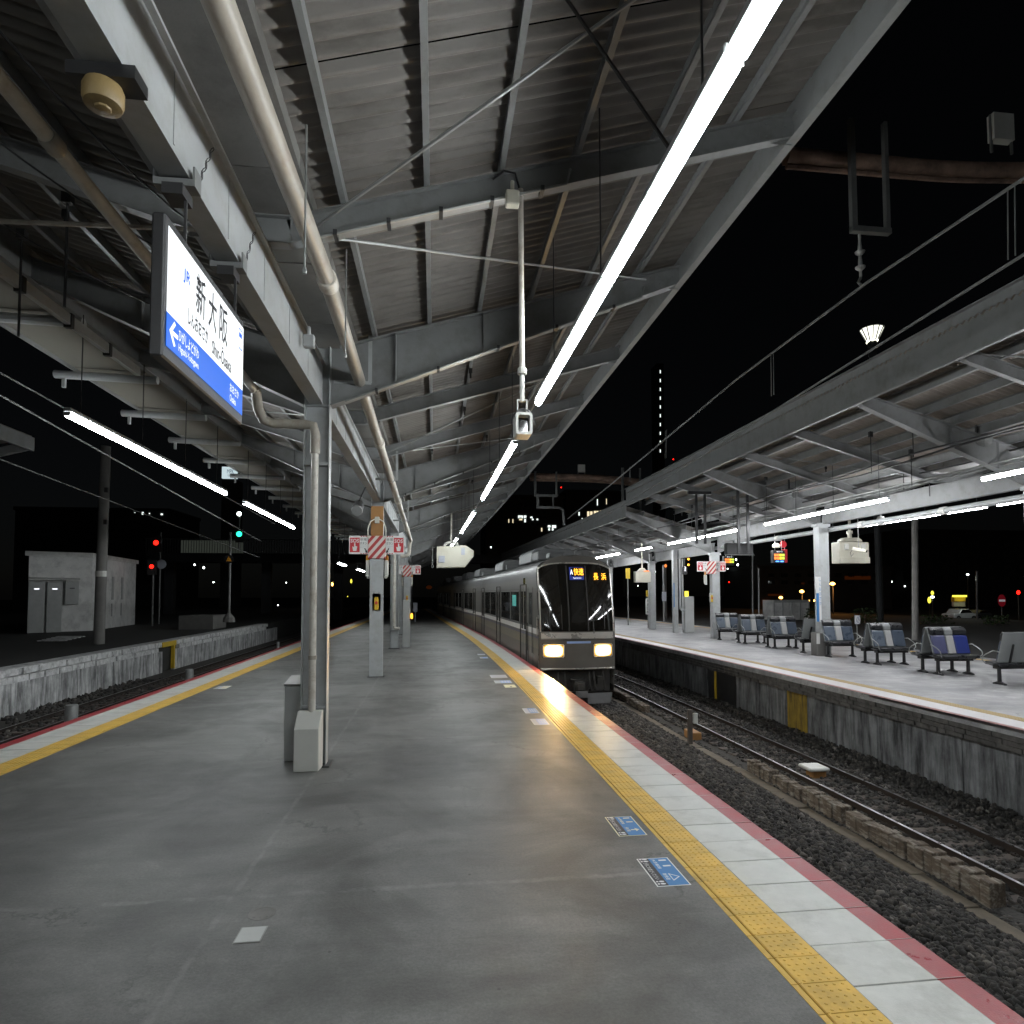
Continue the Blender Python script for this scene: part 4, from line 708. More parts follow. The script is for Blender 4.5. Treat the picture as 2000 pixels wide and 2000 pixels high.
def car(T, y0, L, cab, x_, yaw):
    """one coach in train space: y0 = front, parts are children of the train"""
    def place(o): o.location = (x_, y0, 0); o.rotation_euler = (0, 0, yaw); return o
    rings = []; prof = [(halfw(z), z) for z in ZL]+[(-halfw(z), z) for z in reversed(ZL[:-1])]
    b = MB(); n = len(prof)
    st = [0, .5, L-.4, L]
    vs = []
    for k, yy_ in enumerate(st):
        for x, z in prof: vs.append((x*(1 if 0 < k < 3 or (k == 0 and cab) else .985), (yfront(x, z) if cab else .0) if k == 0 else max(yy_, (yfront(x, z)+.05) if cab and k == 1 else yy_), z))
    b.add(vs, [(k*n+i, k*n+(i+1) % n, (k+1)*n+(i+1) % n, (k+1)*n+i) for k in range(len(st)-1) for i in range(n)]+[tuple((len(st)-1)*n+i for i in range(n))]+([] if cab else [tuple(range(n))]))
    place(b.build('car_body', 'carbody', T, smooth=True))
    for dy, dl in ((4.2, 3.2), (13.2, 3.4)):
        b = MB(); q = [(-1.0, 5.5), (-.95, 5.95), (-.75, 6.1), (.75, 6.1), (.95, 5.95), (1.0, 5.5)]; b.prism([(x, dy, z) for x, z in q], (0, dl, 0)); b.box(-.8, .8, dy-.5, dy, 5.5, 5.8); o = place(b.build('air_conditioner', 'trainroof', T, bevel=.04))
    b = MB(); b.box(-1.32, 1.32, .8 if cab else .3, L-.5, .32, .6); b.box(-1.2, 1.2, 3, 6.6, -.0, .34); b.box(-1.25, 1.25, 8, 12, .1, .34); b.box(-1.2, 1.2, L-7, L-3, 0, .34); place(b.build('underframe', 'under', T))
    for dy in (4.0, 5.8, L-6, L-4.2):
        for s in (-1, 1): place(MB().path([(s*.5, dy, .43), (s*.62, dy, .43)], .43, 16).build('wheel', 'under', T))
    # passenger side (both sides): door leaf pairs, windows, grab posts
    doors = [3.4, 11.3, 19.0]
    for s in (-1, 1):
        X = s*(TW+.006); 
        for d in doors:
            b = MB(); b.box(min(X-s*.03, X), max(X-s*.03, X), d-.66, d-.008, 1.35, 4.45); b.box(min(X-s*.03, X), max(X-s*.03, X), d+.008, d+.66, 1.35, 4.45); o = place(b.build('door', 'carbody', T, bevel=.008))
            for a in (-.56, .12): MB().box(min(X-s*.01, X+s*.003), max(X-s*.01, X+s*.003), d+a, d+a+.44, 2.7, 4.25).build('door_window', 'glass2', o)
            b = MB()
            for a in (-.70, .70): b.box(min(X, X+s*.03), max(X, X+s*.03), d+a-.025, d+a+.025, 1.3, 4.5)
            b.box(min(X, X+s*.03), max(X, X+s*.03), d-.72, d+.72, 4.5, 4.54); b.tube((X+s*.015, d+.70, 1.3), (X+s*.015, d+.55, 1.2), .02, 5); place(b.build('door_frame', 'under', T))
        for w0, w1 in ((4.5, 6.9), (7.1, 10.2), (12.4, 14.9), (15.1, 17.9)):
            place(MB().box(min(X-s*.02, X+s*.004), max(X-s*.02, X+s*.004), w0, w1, 2.95, 4.25).build('window', 'glass2', T, bevel=.012))
            f = MB()
            for a, c, e, g in ((w0-.04, w1+.04, 4.25, 4.29), (w0-.04, w1+.04, 2.91, 2.95), (w0-.04, w0, 2.95, 4.25), (w1, w1+.04, 2.95, 4.25)): f.box(min(X, X+s*.012), max(X, X+s*.012), a, c, e, g)
            place(f.build('window_frame', 'stainless', T))
        if cab:
            place(MB().box(min(X-s*.02, X+s*.005), max(X-s*.02, X+s*.005), 1.5, 2.1, 2.95, 4.2).build('crew_door_window', 'glass2', T, bevel=.01))
            b = MB()
            for a in (1.3, 2.3): b.box(min(X, X+s*.008), max(X, X+s*.008), a-.012, a+.012, 1.35, 4.4); b.tube((X+s*.03, a+.05, 1.9), (X+s*.03, a+.05, 3.0), .014, 5)
            place(b.build('crew_door_seam', 'under', T))
            place(MB().box(min(X, X+s*.006), max(X, X+s*.006), 3.0, 3.4, 4.52, 4.8).build('side_display', 'glass', T)); place(MB().box(min(X, X+s*.007), max(X, X+s*.007), 5.3, 6.4, 3.6, 4.1).build('lit_poster', 'poster', T))
    return place
TX, TY = 5.21, 22.5
T = thing('commuter_train', 'silver commuter train with a black glazed front and lit yellow headlights', 'train', (TX, TY, -1.55))
place = car(T, 0, 20.6, True, 0, .031)
for i, (y, x, yw) in enumerate(((21.0, -.62, .064), (42.0, -1.93, .075))): car(T, y, 20.6, False, x, yw)
def fsurf(x, z, off): return (x, yfront(x, z)-off, z)
def fpatch(x0, x1, z0, z1, off, mat, name, nx_=10, nz=8, ztop=None, parent=T):
    b = MB(); rows = []
    for k in range(nz+1):
        row = []
        for i in range(nx_+1):
            x = x0+(x1-x0)*i/nx_; zt = z1 if ztop is None else ztop(x); z = z0+(zt-z0)*k/nz; row.append(fsurf(x, z, off))
        rows.append(row)
    b.grid(rows); o = b.build(name, mat, parent, smooth=True); place(o); return o
top = lambda x: 5.27-.2*abs(x/1.36)**4
fpatch(-1.43, 1.43, 1.42, 5.0, .004, 'trainend', 'front_shell', 20, 26, lambda x: 5.58-.5*abs(x/1.43)**3.2)
fpatch(-1.37, 1.37, 2.78, 5.3, .03, 'glass', 'windscreen', 24, 18, top)
fr = MB()     # pale rim round the windscreen
ring = [(-1.38+.0*i, 2.76+(i/10)*(top(1.37)-2.76)) for i in range(11)]+[(-1.38+2.76*i/24, top(-1.37+2.74*i/24)+.03) for i in range(25)]+[(1.38, 2.76+(1-i/10)*(top(1.37)-2.76)) for i in range(11)]
fr.path([fsurf(x, z, .03) for x, z in ring], .028, 6); place(fr.build('windscreen_rim', 'chrome', T, smooth=True))
for x in (-.36, .36): fpatch(x-.025, x+.025, 2.8, 5.2, .045, 'under', 'door_pillar', 1, 10)
fpatch(-.26, .26, 3.1, 4.62, .044, 'glass2', 'front_door_window', 3, 6)
for a in (-1.05, -.62, 1.0): fpatch(a-.012, a+.012, 2.85, 3.75, .05, 'under', 'wiper', 1, 6)
fpatch(-1.36, 1.36, 2.52, 2.74, .02, 'chrome', 'pale_front_band', 16, 2)
b = MB(); b.path([fsurf(x, 2.5, .03) for x in np.linspace(-1.36, 1.36, 17)], .018, 6); place(b.build('trim_line', 'stainless', T))
fpatch(-1.4, 1.4, 1.46, 2.44, .012, 'trainend', 'lower_panel', 16, 4)
fpatch(-.45, .45, 2.34, 2.42, .022, 'palebl', 'violet_band', 6, 1)
# destination displays
z0 = 4.62
o = fpatch(-.25, .29, 4.66, 5.14, .05, 'ledb', 'service_display', 3, 3)
fpatch(-.19, .27, 4.8, 5.12, .056, 'glass', 'display_mask', 2, 2); yq = yfront(0, 4.9)-.07; th = T
un = V((math.cos(.031), math.sin(.031), 0))
def ftext(s, x, z, w, h, mat, bold=.0): text(s, (x, yfront(x+w/2, z+h/2)-.085-.14*h+.031*x, z), un, (0, .28, 1), w, h, mat, T, 'lettering', 0, bold)
ftext('A', -.235, 4.86, .1, .2, 'ledw', .02); ftext('快速', -.1, 4.83, .37, .28, 'led', .012); ftext('Rapid Service', -.13, 4.69, .3, .07, 'ledw')
ftext('長', .66, 4.66, .18, .27, 'led', .012); ftext('浜', .98, 4.66, .18, .27, 'led', .012)
# headlights
def fell(x, z, a, c, off, mat, name):
    b = MB(); n = 24; e = lambda t: (math.copysign(abs(math.cos(t))**.6, math.cos(t)), math.copysign(abs(math.sin(t))**.6, math.sin(t)))
    vs = [fsurf(x, z, off)]+[fsurf(x+a*e(2*math.pi*i/n)[0], z+c*e(2*math.pi*i/n)[1], off) for i in range(n)]
    b.add(vs, [(0, i+1, (i+1) % n+1) for i in range(n)]); return place(b.build(name, mat, T))
for x in (-.93, .93):
    fpatch(x-.4, x+.4, 1.82, 2.34, .02, 'under', 'headlight_housing', 4, 3); fell(x, 2.08, .385, .25, .03, 'halo_amber', 'headlight_rim_glow'); fell(x, 2.08, .335, .215, .042, 'halo_yellow', 'headlight_halo')  # two emissive ellipses paint a yellow glow halo round each lens
    b = MB(); b.path([fsurf(x+p_, 2.08+q_, .04) for p_, q_ in ((-.37, -.2), (-.35, -.23), (.35, -.23), (.37, -.2), (.37, .2), (.35, .23), (-.35, .23), (-.37, .2), (-.37, -.2))], .016, 5); place(b.build('headlight_rim', 'chrome', T))
    fell(x, 2.08, .285, .17, .054, 'head' if x < 0 else 'head2', 'headlight')
b = MB(); b.box(-1.38, 1.38, .12, .5, 1.38, 1.45); b.path([fsurf(x, 1.43, .05) for x in np.linspace(-1.38, 1.38, 15)], .03, 6); place(b.build('step_ledge', 'chrome', T))
b = MB(); b.box(-1.3, 1.3, .45, .8, .35, 1.38); place(b.build('front_bulkhead', 'under', T))
b = MB(); b.box(-.2, .2, -.12, .5, .62, .98); b.box(-.14, .14, -.28, -.12, .68, .92); b.box(-.28, .28, .1, .5, .98, 1.05); place(b.build('coupler', 'under', T, bevel=.02))
place(MB().box(-.2, .24, -.3, -.26, .42, .66).build('coupler_plate', 'plough', T, bevel=.01))
b = MB()
for x in (-.75, -.5, .42, .6, .95): b.path([(x, .2, 1.3), (x, .08, 1.0), (x+.04, .1, .7), (x+.05, .3, .6)], .03, 6)
b.box(.75, .95, .2, .4, .85, 1.1); b.box(-1.05, -.8, .2, .4, .75, 1.05); place(b.build('hoses', 'under', T))
for s in (-1, 1):
    b = MB(); b.prism([(s*.32, .0, .14), (s*1.2, .12, .14), (s*1.3, .14, .52), (s*.32, .02, .52)], (0, .03, 0)); place(b.build('skirt', 'plough', T, bevel=.01))
    b = MB(); b.prism([(s*1.40, .3, .6), (s*1.43, .32, 1.9), (s*1.43, 1.2, 1.9), (s*1.40, 1.2, .5)], (s*.012, 0, 0)); place(b.build('side_fairing', 'chrome', T))
    b = MB(); b.tube((s*1.47, .42, 2.6), (s*1.47, .42, 3.3), .02, 6); place(b.build('handrail', 'chrome', T))
b = MB(); b.box(-.9, -.35, .9, 1.5, 5.5, 5.7); b.box(-1.05, .1, 2.4, 3.6, 5.5, 5.85); place(b.build('roof_box', 'trainroof', T, bevel=.04))
for x, e in ((-.93, 900), (.93, 160)):
    l = bpy.data.lights.new('headlight_beam', 'SPOT'); l.energy = e; l.color = (1., .64, .26); l.spot_size = math.radians(92); l.spot_blend = .9; l.shadow_soft_size = .12
    o = bpy.data.objects.new('headlight_beam', l); COL.objects.link(o); o.parent = T; o.location = (x, -.2, 2.08); o.rotation_euler = (math.radians(84), 0, math.radians(180-14))
# ================================================================== FAR PLATFORM
fe = lambda y: .85*xc(y)
tag(MB().sweep([(11.25, -.16), (11.25, -2.2), (60, -2.2), (60, -.5), (22.2, -.5), (22.2, -.16)], YS, fe).build('far_platform_base', 'wall'), kind='structure')
fp = tag(MB().sweep([(11.05, -.155), (11.05, 0), (22.0, 0), (22.0, -.155)], YS, fe).build('far_platform', 'farfloor'), kind='structure')
tag(MB().sweep([(23.2, -.5), (23.2, -.1), (58, -.1), (58, -.5)], YS, fe).build('street_strip', 'soil'), kind='structure')
FWH = M('far_coping', (.62, .6, .6), .4, var=.07, vs=3, bump=.1)
sl0 = MB().box(.125, .72, .004, .996, -.02, .008).build('coping_slab', FWH, fp); rd0 = MB().box(.0, .12, .002, .998, -.06, .0075).build('red_edge', M('faded_red_paint', (.3, .13, .12), .55, var=.25, vs=4), sl0)
tl0 = MB(); tl0.box(.76, 1.06, .003, .297, -.02, .008)
for i in range(4):
    for j in range(4): tl0.lathe((.81+.065*i, .04+.07*j, 0), [(.016, .0081), (.01, .014)], 5)
tl0 = tl0.build('tactile_tile', M('far_yellow_tile', (.42, .31, .13), .6, var=.12), fp)
y = 7.; i = 0
while y < 58:
    o = sl0 if i == 0 else inst(sl0, fp, (0, 0, 0)); o.location = (11.05+fe(y), y, random.uniform(-.001, .001)); o.rotation_euler = (0, 0, -.85*xs(y))
    if i: inst(rd0, o, (0, 0, 0))
    y += 1; i += 1
y = 7.; i = 0
while y < 46:
    o = tl0 if i == 0 else inst(tl0, fp, (0, 0, 0)); o.location = (11.05+fe(y), y, 0); o.rotation_euler = (0, 0, -.85*xs(y)); y += .3; i += 1
tag(MB().sweep([(21.0, .002), (21.0, .006), (21.3, .006), (21.3, .002)], YS, fe).build('outer_tactile_strip', 'yellow', fp), kind='stuff')
# wall below: dark stone courses, panels, refuge and yellow painted panel
b = MB()
for c in range(3):
    y = 7.
    while y < 34:
        l = random.uniform(.2, .3); d = random.uniform(-.02, .02); b.box(11.06+d+fe(y), 11.3+fe(y), y, y+l-.012, -.16-.105*(c+1)+.008, -.16-.105*c-.004); y += l
tag(b.build('stone_course', 'brick', fp), kind='stuff')
wl = thing('platform_wall', 'tall streaked concrete wall panels under the far platform edge', 'wall', (11.2, 10, -1.7))
for y0, y1 in ((7, 9.4), (9.42, 11.2), (11.22, 12.3), (12.32, 14.9), (14.92, 17.93), (19.02, 20.5), (20.52, 22.4), (24.8, 27.6), (27.62, 31.5), (31.52, 36), (36.02, 42), (42.02, 50)):
    o_ = random.uniform(-.012, .012); b = MB((11.2, 10, -1.7)); b.sweep([(11.19+o_, -1.75), (11.19+o_, -.48), (11.252, -.48), (11.252, -1.75)], [y0, (y0+y1)/2, y1], fe); b.build('wall_panel', 'wall', wl)
YP = streak_mat('yellow_painted_concrete', (.3, .2, .02), (.09, .06, .015))
b = MB((11.2, 10, -1.7)); b.sweep([(11.185, -1.75), (11.185, -.49), (11.252, -.49), (11.252, -1.75)], [17.95, 19.0], fe); b.build('yellow_panel', YP, wl)
b = MB((11.2, 10, -1.7)); b.box(11.10+fe(23), 11.25+fe(23), 22.5, 24.6, -.42, -.14); b.build('refuge_lintel', YP, wl); b = MB((11.2, 10, -1.7)); b.box(11.16+fe(24), 11.24+fe(24), 24.0, 24.12, -1.6, -.42); b.build('refuge_post', 'ylw', wl); b = MB((11.2, 10, -1.7)); b.box(11.2+fe(24), 11.25+fe(24), 22.45, 24.75, -1.7, -.43); b.build('refuge_shade', 'black', wl)  # the black sheet paints the shade inside the refuge
# ------------------------------------------------------------------ benches
def bench(c1, c2):
    """two seats and a narrow middle pad; faces -y, legs on y = 0"""
    t = thing('bench', 'x', 'bench', group='platform benches')
    for x0, x1, nm, ca in ((-.64, -.135, 'seat', 'vinylb'), (-.13, .13, 'middle_seat', 'vinylb'), (.135, .64, 'seat', 'vinylb')):
        b = MB(); b.prism([(x0, -.36, .54), (x0, -.38, .6), (x0, -.34, .645), (x0, .12, .61), (x0, .14, .55)], (x1-x0, 0, 0)); b.build(nm, ca, t, bevel=.02)
    lean = lambda z: .01+.235*(z-.6)/.9
    for x0, x1, m_, hd, nm in ((-.64, -.15, c1, 'vinylb', 'backrest'), (-.145, .145, 'vinylg', 'shell', 'middle_backrest'), (.15, .64, c2, 'vinylb', 'backrest')):
        b = MB(); b.prism([(x0+.01, lean(.66)-.04, .66), (x0+.01, lean(1.2)-.055, 1.2), (x0+.01, lean(1.24)-.03, 1.24), (x0+.01, lean(1.24)+.02, 1.24), (x0+.01, lean(.66)+.02, .66)], (x1-x0-.02, 0, 0)); o = b.build(nm, m_, t, bevel=.018)
        b = MB(); b.prism([(x0, lean(1.25)-.045, 1.25), (x0, lean(1.4)-.075, 1.4), (x0, lean(1.5)-.02, 1.5), (x0, lean(1.5)+.03, 1.49), (x0, lean(1.25)+.02, 1.25)], (x1-x0, 0, 0)); b.build('headrest', hd, o, bevel=.02)
    b = MB(); b.prism([(-.65, lean(.62)+.022, .62), (-.65, lean(1.5)+.035, 1.5), (-.65, lean(1.5)+.06, 1.49), (-.65, lean(.62)+.05, .62)], (1.3, 0, 0)); sh = b.build('back_shell', 'shell', t, bevel=.01)
    b = MB()
    for x in (-.27, .27): b.prism([(x-.028, lean(.5)+.05, .5), (x-.028, lean(1.15)+.062, 1.15), (x-.028, lean(1.15)+.075, 1.13), (x-.028, lean(.5)+.09, .5)], (.056, 0, 0))
    b.build('back_strap', 'frame', sh)
    b = MB(); b.prism([(-.5, -.3, .5), (-.74, -.3, .6), (-.74, .1, .6), (-.5, .1, .5)], (.03, 0, 0)); b.prism([(.5, -.3, .5), (.74, -.3, .6), (.74, .1, .6), (.5, .1, .5)], (-.03, 0, 0)); b.box(-.6, .6, -.14, .06, .44, .545); b.build('seat_beam', 'frame', t, bevel=.01)
    for s in (-1, 1):
        l = MB().lathe((s*.53, 0, 0), [(.055, .05), (.05, .44)], 10).build('leg', 'frame', t, smooth=True)
        b = MB(); b.prism([(s*.53-.05, -.2, 0), (s*.53-.05, -.2, .03), (s*.53-.05, -.06, .085), (s*.53-.05, .06, .085), (s*.53-.05, .2, .03), (s*.53-.05, .2, 0)], (.1, 0, 0)); b.build('foot', 'frame', l, bevel=.015)
        b = MB(); x = s*.72; b.path([(s*.64, .16, .93), (x, .02, .96), (x, -.24, .83), (x, -.33, .76), (x, -.35, .66), (s*.66, -.3, .57)], .016, 7); b.build('armrest', 'galv', t, smooth=True)
    return t
B0 = bench('vinyls', 'vinyls2'); BN = bench('viny2', 'vinyln')
def pb(src, x, y, rz, label): return dup(src, (x+fe(y)*.9, y, 0), rz, label, 'platform benches')
pb(BN, 16.43, 18.3, 0, 'bench with a bright navy blue right backrest, facing the camera'); pb(B0, 16.47, 18.98, math.pi, 'bench back to back behind the navy blue one, facing away')
pb(B0, 16.47, 21.1, 0, 'slate blue bench just left of the navy blue one, facing the camera'); pb(B0, 16.47, 21.74, math.pi, 'bench facing away behind the slate bench next to the navy blue one')
pb(B0, 16.53, 24.0, 0, 'slate bench standing right beside the big far column'); pb(B0, 16.55, 25.75, math.pi, 'bench seen from its grey back, half hidden left of the big far column')
pb(B0, 16.55, 28.0, 0, 'third bench from the left of the row, facing the camera'); pb(B0, 16.55, 28.6, math.pi, 'bench facing away behind the third bench from the left')
pb(B0, 16.6, 30.85, 0, 'second bench from the left of the row, facing the camera'); pb(B0, 16.6, 31.5, math.pi, 'bench facing away behind the second bench from the left')
pb(B0, 16.6, 33.65, 0, 'leftmost bench of the row, facing the camera'); pb(B0, 16.45, 16.14, math.pi, 'bench showing its plain grey back at the right picture edge')
for t in (B0, BN):
    for k in list(t.children_recursive)+[t]: bpy.data.objects.remove(k)
t = thing('planter_box', 'low concrete box with white sticker at the foot of the big far column', 'box', (15.9, 24.6, 0)); b = MB((15.9, 24.6, 0)); b.box(15.72, 16.12, 24.4, 24.85, 0, .95); b.build('body', 'conc', t, bevel=.02); MB((15.9, 24.6, 0)).box(15.7, 15.84, 24.385, 24.399, .5, .93).build('sticker', 'whitept', t)
# ------------------------------------------------------------------ far platform equipment
def at_px(x, y, Y): return P(x, y, Y=Y)
def panel(name, label, cat, x0, y0, x1, y1, Y, d, mat, nm='face', group=None):
    """upright box facing the camera whose front spans the given outline at depth Y"""
    a, c = P(x0, y1, Y=Y), P(x1, y0, Y=Y); t = thing(name, label, cat, (a.x, Y, a.z), group=group)
    MB((a.x, Y, a.z)).box(a.x, c.x, Y, Y+d, a.z, c.z).build(nm, mat, t, bevel=min(.02, d/4)); return t, a, c
t, a, c = panel('monitor_box', 'cream monitor housing with rounded top hanging right of the big far column', 'monitor', 1640, 1059, 1697, 1100, 27, .6, 'cream', 'housing'); O = (a.x, 27, a.z); w = c.x-a.x; h = c.z-a.z
b = MB(O); b.box(a.x, c.x, 26.94, 27, a.z, a.z+.28); b.build('lower_flap', 'cream', t, bevel=.01)
b = MB(O); mx = (a.x+c.x)/2; b.prism([(mx-.52, 27.1, c.z+.02), (mx-.52, 27.1, c.z+.1), (mx-.34, 27.1, c.z+.22), (mx+.34, 27.1, c.z+.22), (mx+.52, 27.1, c.z+.1), (mx+.52, 27.1, c.z+.02)], (0, .4, 0)); b.build('yoke', 'cream', t, bevel=.03)
MB(O).path([(mx, 27.3, c.z+.2), (mx, 27.3, c.z+.4), (mx, 27.3, c.z+.42), (mx, 27.3, c.z+.55), (mx, 27.3, c.z+.57), (mx, 27.3, 6.4)], [.09, .09, .13, .13, .06, .06], 10).build('pole', 'cream', t, smooth=True)
for s in (-1, 1): MB(O).box(mx+s*.42-.1, mx+s*.42+.1, 26.9, 27, c.z-.36, c.z-.08).build('vent_box', 'whitep', t, bevel=.02)
q_ = P(1677, 1076, Y=26.2); t = thing('security_camera', 'small camera on a thin drop pole in front of the cream monitor housing', 'camera', q_); MB(q_).tube(q_+V((0, 0, .15)), q_+V((0, 0, 2.6)), .018, 6).build('drop_pole', 'galv', t)
b = MB(q_); b.bar(q_+V((-.22, .1, .1)), q_+V((.22, -.2, -.02)), .14, .16); b.build('case', 'cream', t, bevel=.02); b = MB(q_); b.path([q_+V((.22, -.2, -.02)), q_+V((.26, -.225, -.03))], .06, 10); b.build('lens', 'glass', t); b = MB(q_); b.path([q_+V((-.2, .1, .08)), q_+V((-.33, .1, -.06)), q_+V((-.3, .1, -.25)), q_+V((-.18, .1, -.12))], .012, 5); b.build('cable', 'black', t)
t, a, c = panel('monitor_box', 'small cream monitor housing with red light, just right of the train', 'monitor', 1242, 1116, 1271, 1137.5, 42, .5, 'cream', 'housing'); O = (a.x, 42, a.z); mx = (a.x+c.x)/2
b = MB(O); b.prism([(a.x+.2, 42.1, c.z+.02), (mx-.1, 42.1, c.z+.24), (mx+.1, 42.1, c.z+.24), (c.x-.2, 42.1, c.z+.02)], (0, .35, 0)); b.build('yoke', 'cream', t, bevel=.02); MB(O).tube((mx, 42.25, c.z+.2), (mx, 42.25, 6.2), .05, 8).build('pole', 'cream', t, smooth=True); MB(O).box(mx+.05, mx+.4, 41.96, 42, c.z-.02, c.z+.05).build('red_light', 'orl', t)
for (x0, y0, x1, y1, Y, l, bl) in ((1510, 1075, 1533, 1099, 33, 'hanging departure board with blue lit bottom row left of the big far column', True), (1414, 1086, 1434, 1104, 41, 'smaller hanging departure board beyond the SOS column', False)):
    t, a, c = panel('departure_board', l, 'display', x0, y0, x1, y1, Y, .25, 'black', 'case'); O = V((a.x, Y, a.z)); w, h = c.x-a.x, c.z-a.z
    text('電車がまいります', (w*.3, -.01, h*.84), (1, 0, 0), (0, 0, 1), w*.5, h*.11, 'ledw', t)
    for r in range(2):
        for k, m_ in enumerate(('orl', 'orl', 'yll', 'grl')):
            b = MB(O); b.box(a.x+w*(.1+.22*k), a.x+w*(.29+.22*k), Y-.012, Y-.002, a.z+h*(.26+.26*r), a.z+h*(.46+.26*r)); b.build('lit_cell', m_, t)
    if bl:
        for k in range(2): MB(O).box(a.x+w*(.22+.38*k), a.x+w*(.5+.38*k), Y-.012, Y-.002, a.z+h*.06, a.z+h*.16).build('lit_cell', 'bll', t)
    for k in (.25, .8): MB(O).tube((a.x+w*k, Y+.1, c.z), (a.x+w*k, Y+.1, 5.9), .02, 6).build('drop_pole', 'galv', t)
t, a, c = panel('red_notice', 'red edged notice board behind the departure board', 'sign', 1529, 1073, 1538, 1099, 34, .08, 'redp', 'frame'); MB((a.x, 34, a.z)).tube(((a.x+c.x)/2, 34.04, c.z), ((a.x+c.x)/2, 34.04, 5.9), .02, 6).build('drop_pole', 'galv', t); 
for x, y, Y, l in ((1516, 1066, 32.9, 'round pale dome speaker above the departure board'),):
    p = P(x, y, Y=Y); tag(MB(p).lathe(p-V((0, 0, .12)), [(.05, 0), (.2, .02), (.22, .15), (.1, .26)], 12).build('dome_speaker', 'cream', smooth=True), l, 'speaker')
p = P(1530, 1063, Y=33.8); tag(MB(p).path([p, p+V((0, .04, 0))], .2, 16).build('round_stop_disc', 'redp'), 'round red disc hanging above the departure board', 'sign')
p = P(1720, 1012, Y=23.4); t = thing('security_camera', 'white spherical camera between the two strip light rows', 'camera', p); MB(p).lathe(p-V((0, 0, .28)), [(.1, 0), (.16, .08), (.17, .2), (.12, .34)], 14).build('dome', 'whitep', t, smooth=True); MB(p).tube(p+V((0, 0, .05)), p+V((0, 0, 1.0)), .03, 6).build('drop_pole', 'galv', t)
for x0, x1, y0, y1, Y in ((1361, 1376, 966, 1062, 27.5), (1443, 1459, 948, 1080, 25.6)):
    t = thing('drop_bar_pair', ('nearer' if Y < 26 else 'farther')+' pair of black drop bars hanging from a far roof rafter', 'drop bars', P(x0, y0, Y=Y), group='black hanging frames on the far platform'); O = P(x0, y0, Y=Y); b = MB(O)
    a, c = P(x0, y1, Y=Y), P(x1, y0, Y=Y); b.box(a.x-.05, a.x+.05, Y-.04, Y+.04, a.z, c.z); b.box(c.x-.05, c.x+.05, Y-.04, Y+.04, a.z, c.z); b.build('drop_bar', 'black', t); MB(O).box(a.x-.4, c.x+.3, Y-.06, Y+.06, c.z, c.z+.14).build('cross_bar', 'black', t)
t, a, c = panel('departure_screen', 'large dark unlit screen hanging behind the drop bars', 'display', 1420, 1061, 1471, 1083, 27, .3, 'black', 'screen'); MB((a.x, 27, a.z)).box(a.x-.03, c.x+.03, 26.97, 27, a.z-.03, a.z).build('lower_rim', 'dullgal', t)
# girder pipe, cable tray and clutter under the far roof
t = thing('drain_pipe', 'long pale pipe running under the far roof beside the column line', 'drain pipe', (16.9, 20, 5.35)); MB((16.9, 20, 5.35)).path([(16.9+fe(y), y, 5.42-.004*y) for y in (5, 15, 25, 35, 45, 60)], .1, 10).build('pipe_length', 'steel2', t, smooth=True)
for y in (12, 19, 23, 29, 38): MB((16.9, 20, 5.35)).path([(16.9+fe(y), y-.12, 5.42-.004*y), (16.9+fe(y), y+.12, 5.42-.004*y)], .13, 10).build('coupling', 'whitep', t)
t = thing('cable_tray', 'ladder like cable tray under the far roof above the strip lights', 'cable tray', (15.2, 20, 6.1))
for s in (-.22, .22): MB((15.2, 20, 6.1)).path([(15.2+s+fe(y), y, 6.1) for y in (5, 15, 25, 35, 45, 60)], .025, 4).build('side_rail', 'galv', t)
rg = MB().box(-.22, .22, -.02, .02, -.03, .0).build('rung', 'galv', t)
for i in range(90): o = rg if i == 0 else inst(rg, t, (0, 0, 0)); o.location = (fe(6+.55*i), -14+.55*i, 0)
for i, xx in enumerate((12.9, 13.6, 15.7)):
    tag(MB((xx, 20, 6.4)).path([(xx+fe(y)+.04*math.sin(y*1.7), y, 6.35+.08*i+.05*math.sin(y*.9+i)) for y in np.arange(6, 60, 1.8)], .03, 5).build('cable_bundle', 'black'), ('black cable bundle nearest the far roof edge', 'black cable bundle in the middle of the far roof', 'black cable bundle closest to the far columns')[i], 'cable')
for i in range(26):
    x = random.uniform(12.2, 18.5); y = random.uniform(12, 45); z1 = 6.5+.295*abs(x-16.35)*.9; o = MB((x, y, z1)).tube((x+fe(y), y, z1-random.uniform(.5, 1.5)), (x+fe(y), y, z1), .013, 5).box(x+fe(y)-.05, x+fe(y)+.05, y-.04, y+.04, z1-.18, z1-.02).build('roof_hanger', 'black')
    tag(o, 'black hanger rod under the far platform roof', 'rod', 'black hanger rods under the far roof')
for x, y, Y in ((1505, 905, 22), (1950, 720, 14.2), (1395, 957, 31)):
    p = P(x, y, Y=Y); tag(MB(p).lathe(p-V((0, 0, .12)), [(.02, 0), (.09, .03), (.1, .12), (.06, .2)], 10).build('red_alarm_lamp', 'redp'), {1505: 'small red alarm lamp under the far roof, middle one of three', 1950: 'small red alarm lamp under the far roof at the right edge', 1395: 'small red alarm lamp under the far roof, leftmost one'}[x], 'lamp', 'red alarm lamps under the far roof')
for x, y, Y, l in ((1546, 962, 24, 'round loudspeaker cluster left of the long far strip light'), (1917, 858, 15.3, 'floodlight shaped loudspeaker at the upper right')):
    p = P(x, y, Y=Y); t = thing('loudspeaker', l, 'speaker', p); MB(p).path([p+V((-.1, .25, .06)), p, p+V((.06, -.16, -.06))], [.1, .17, .19], 14).build('horn', 'dullgal', t, smooth=True); MB(p).bar(p+V((-.05, .1, .1)), p+V((-.05, .1, .8)), .05, .05).build('bracket', 'dark', t)
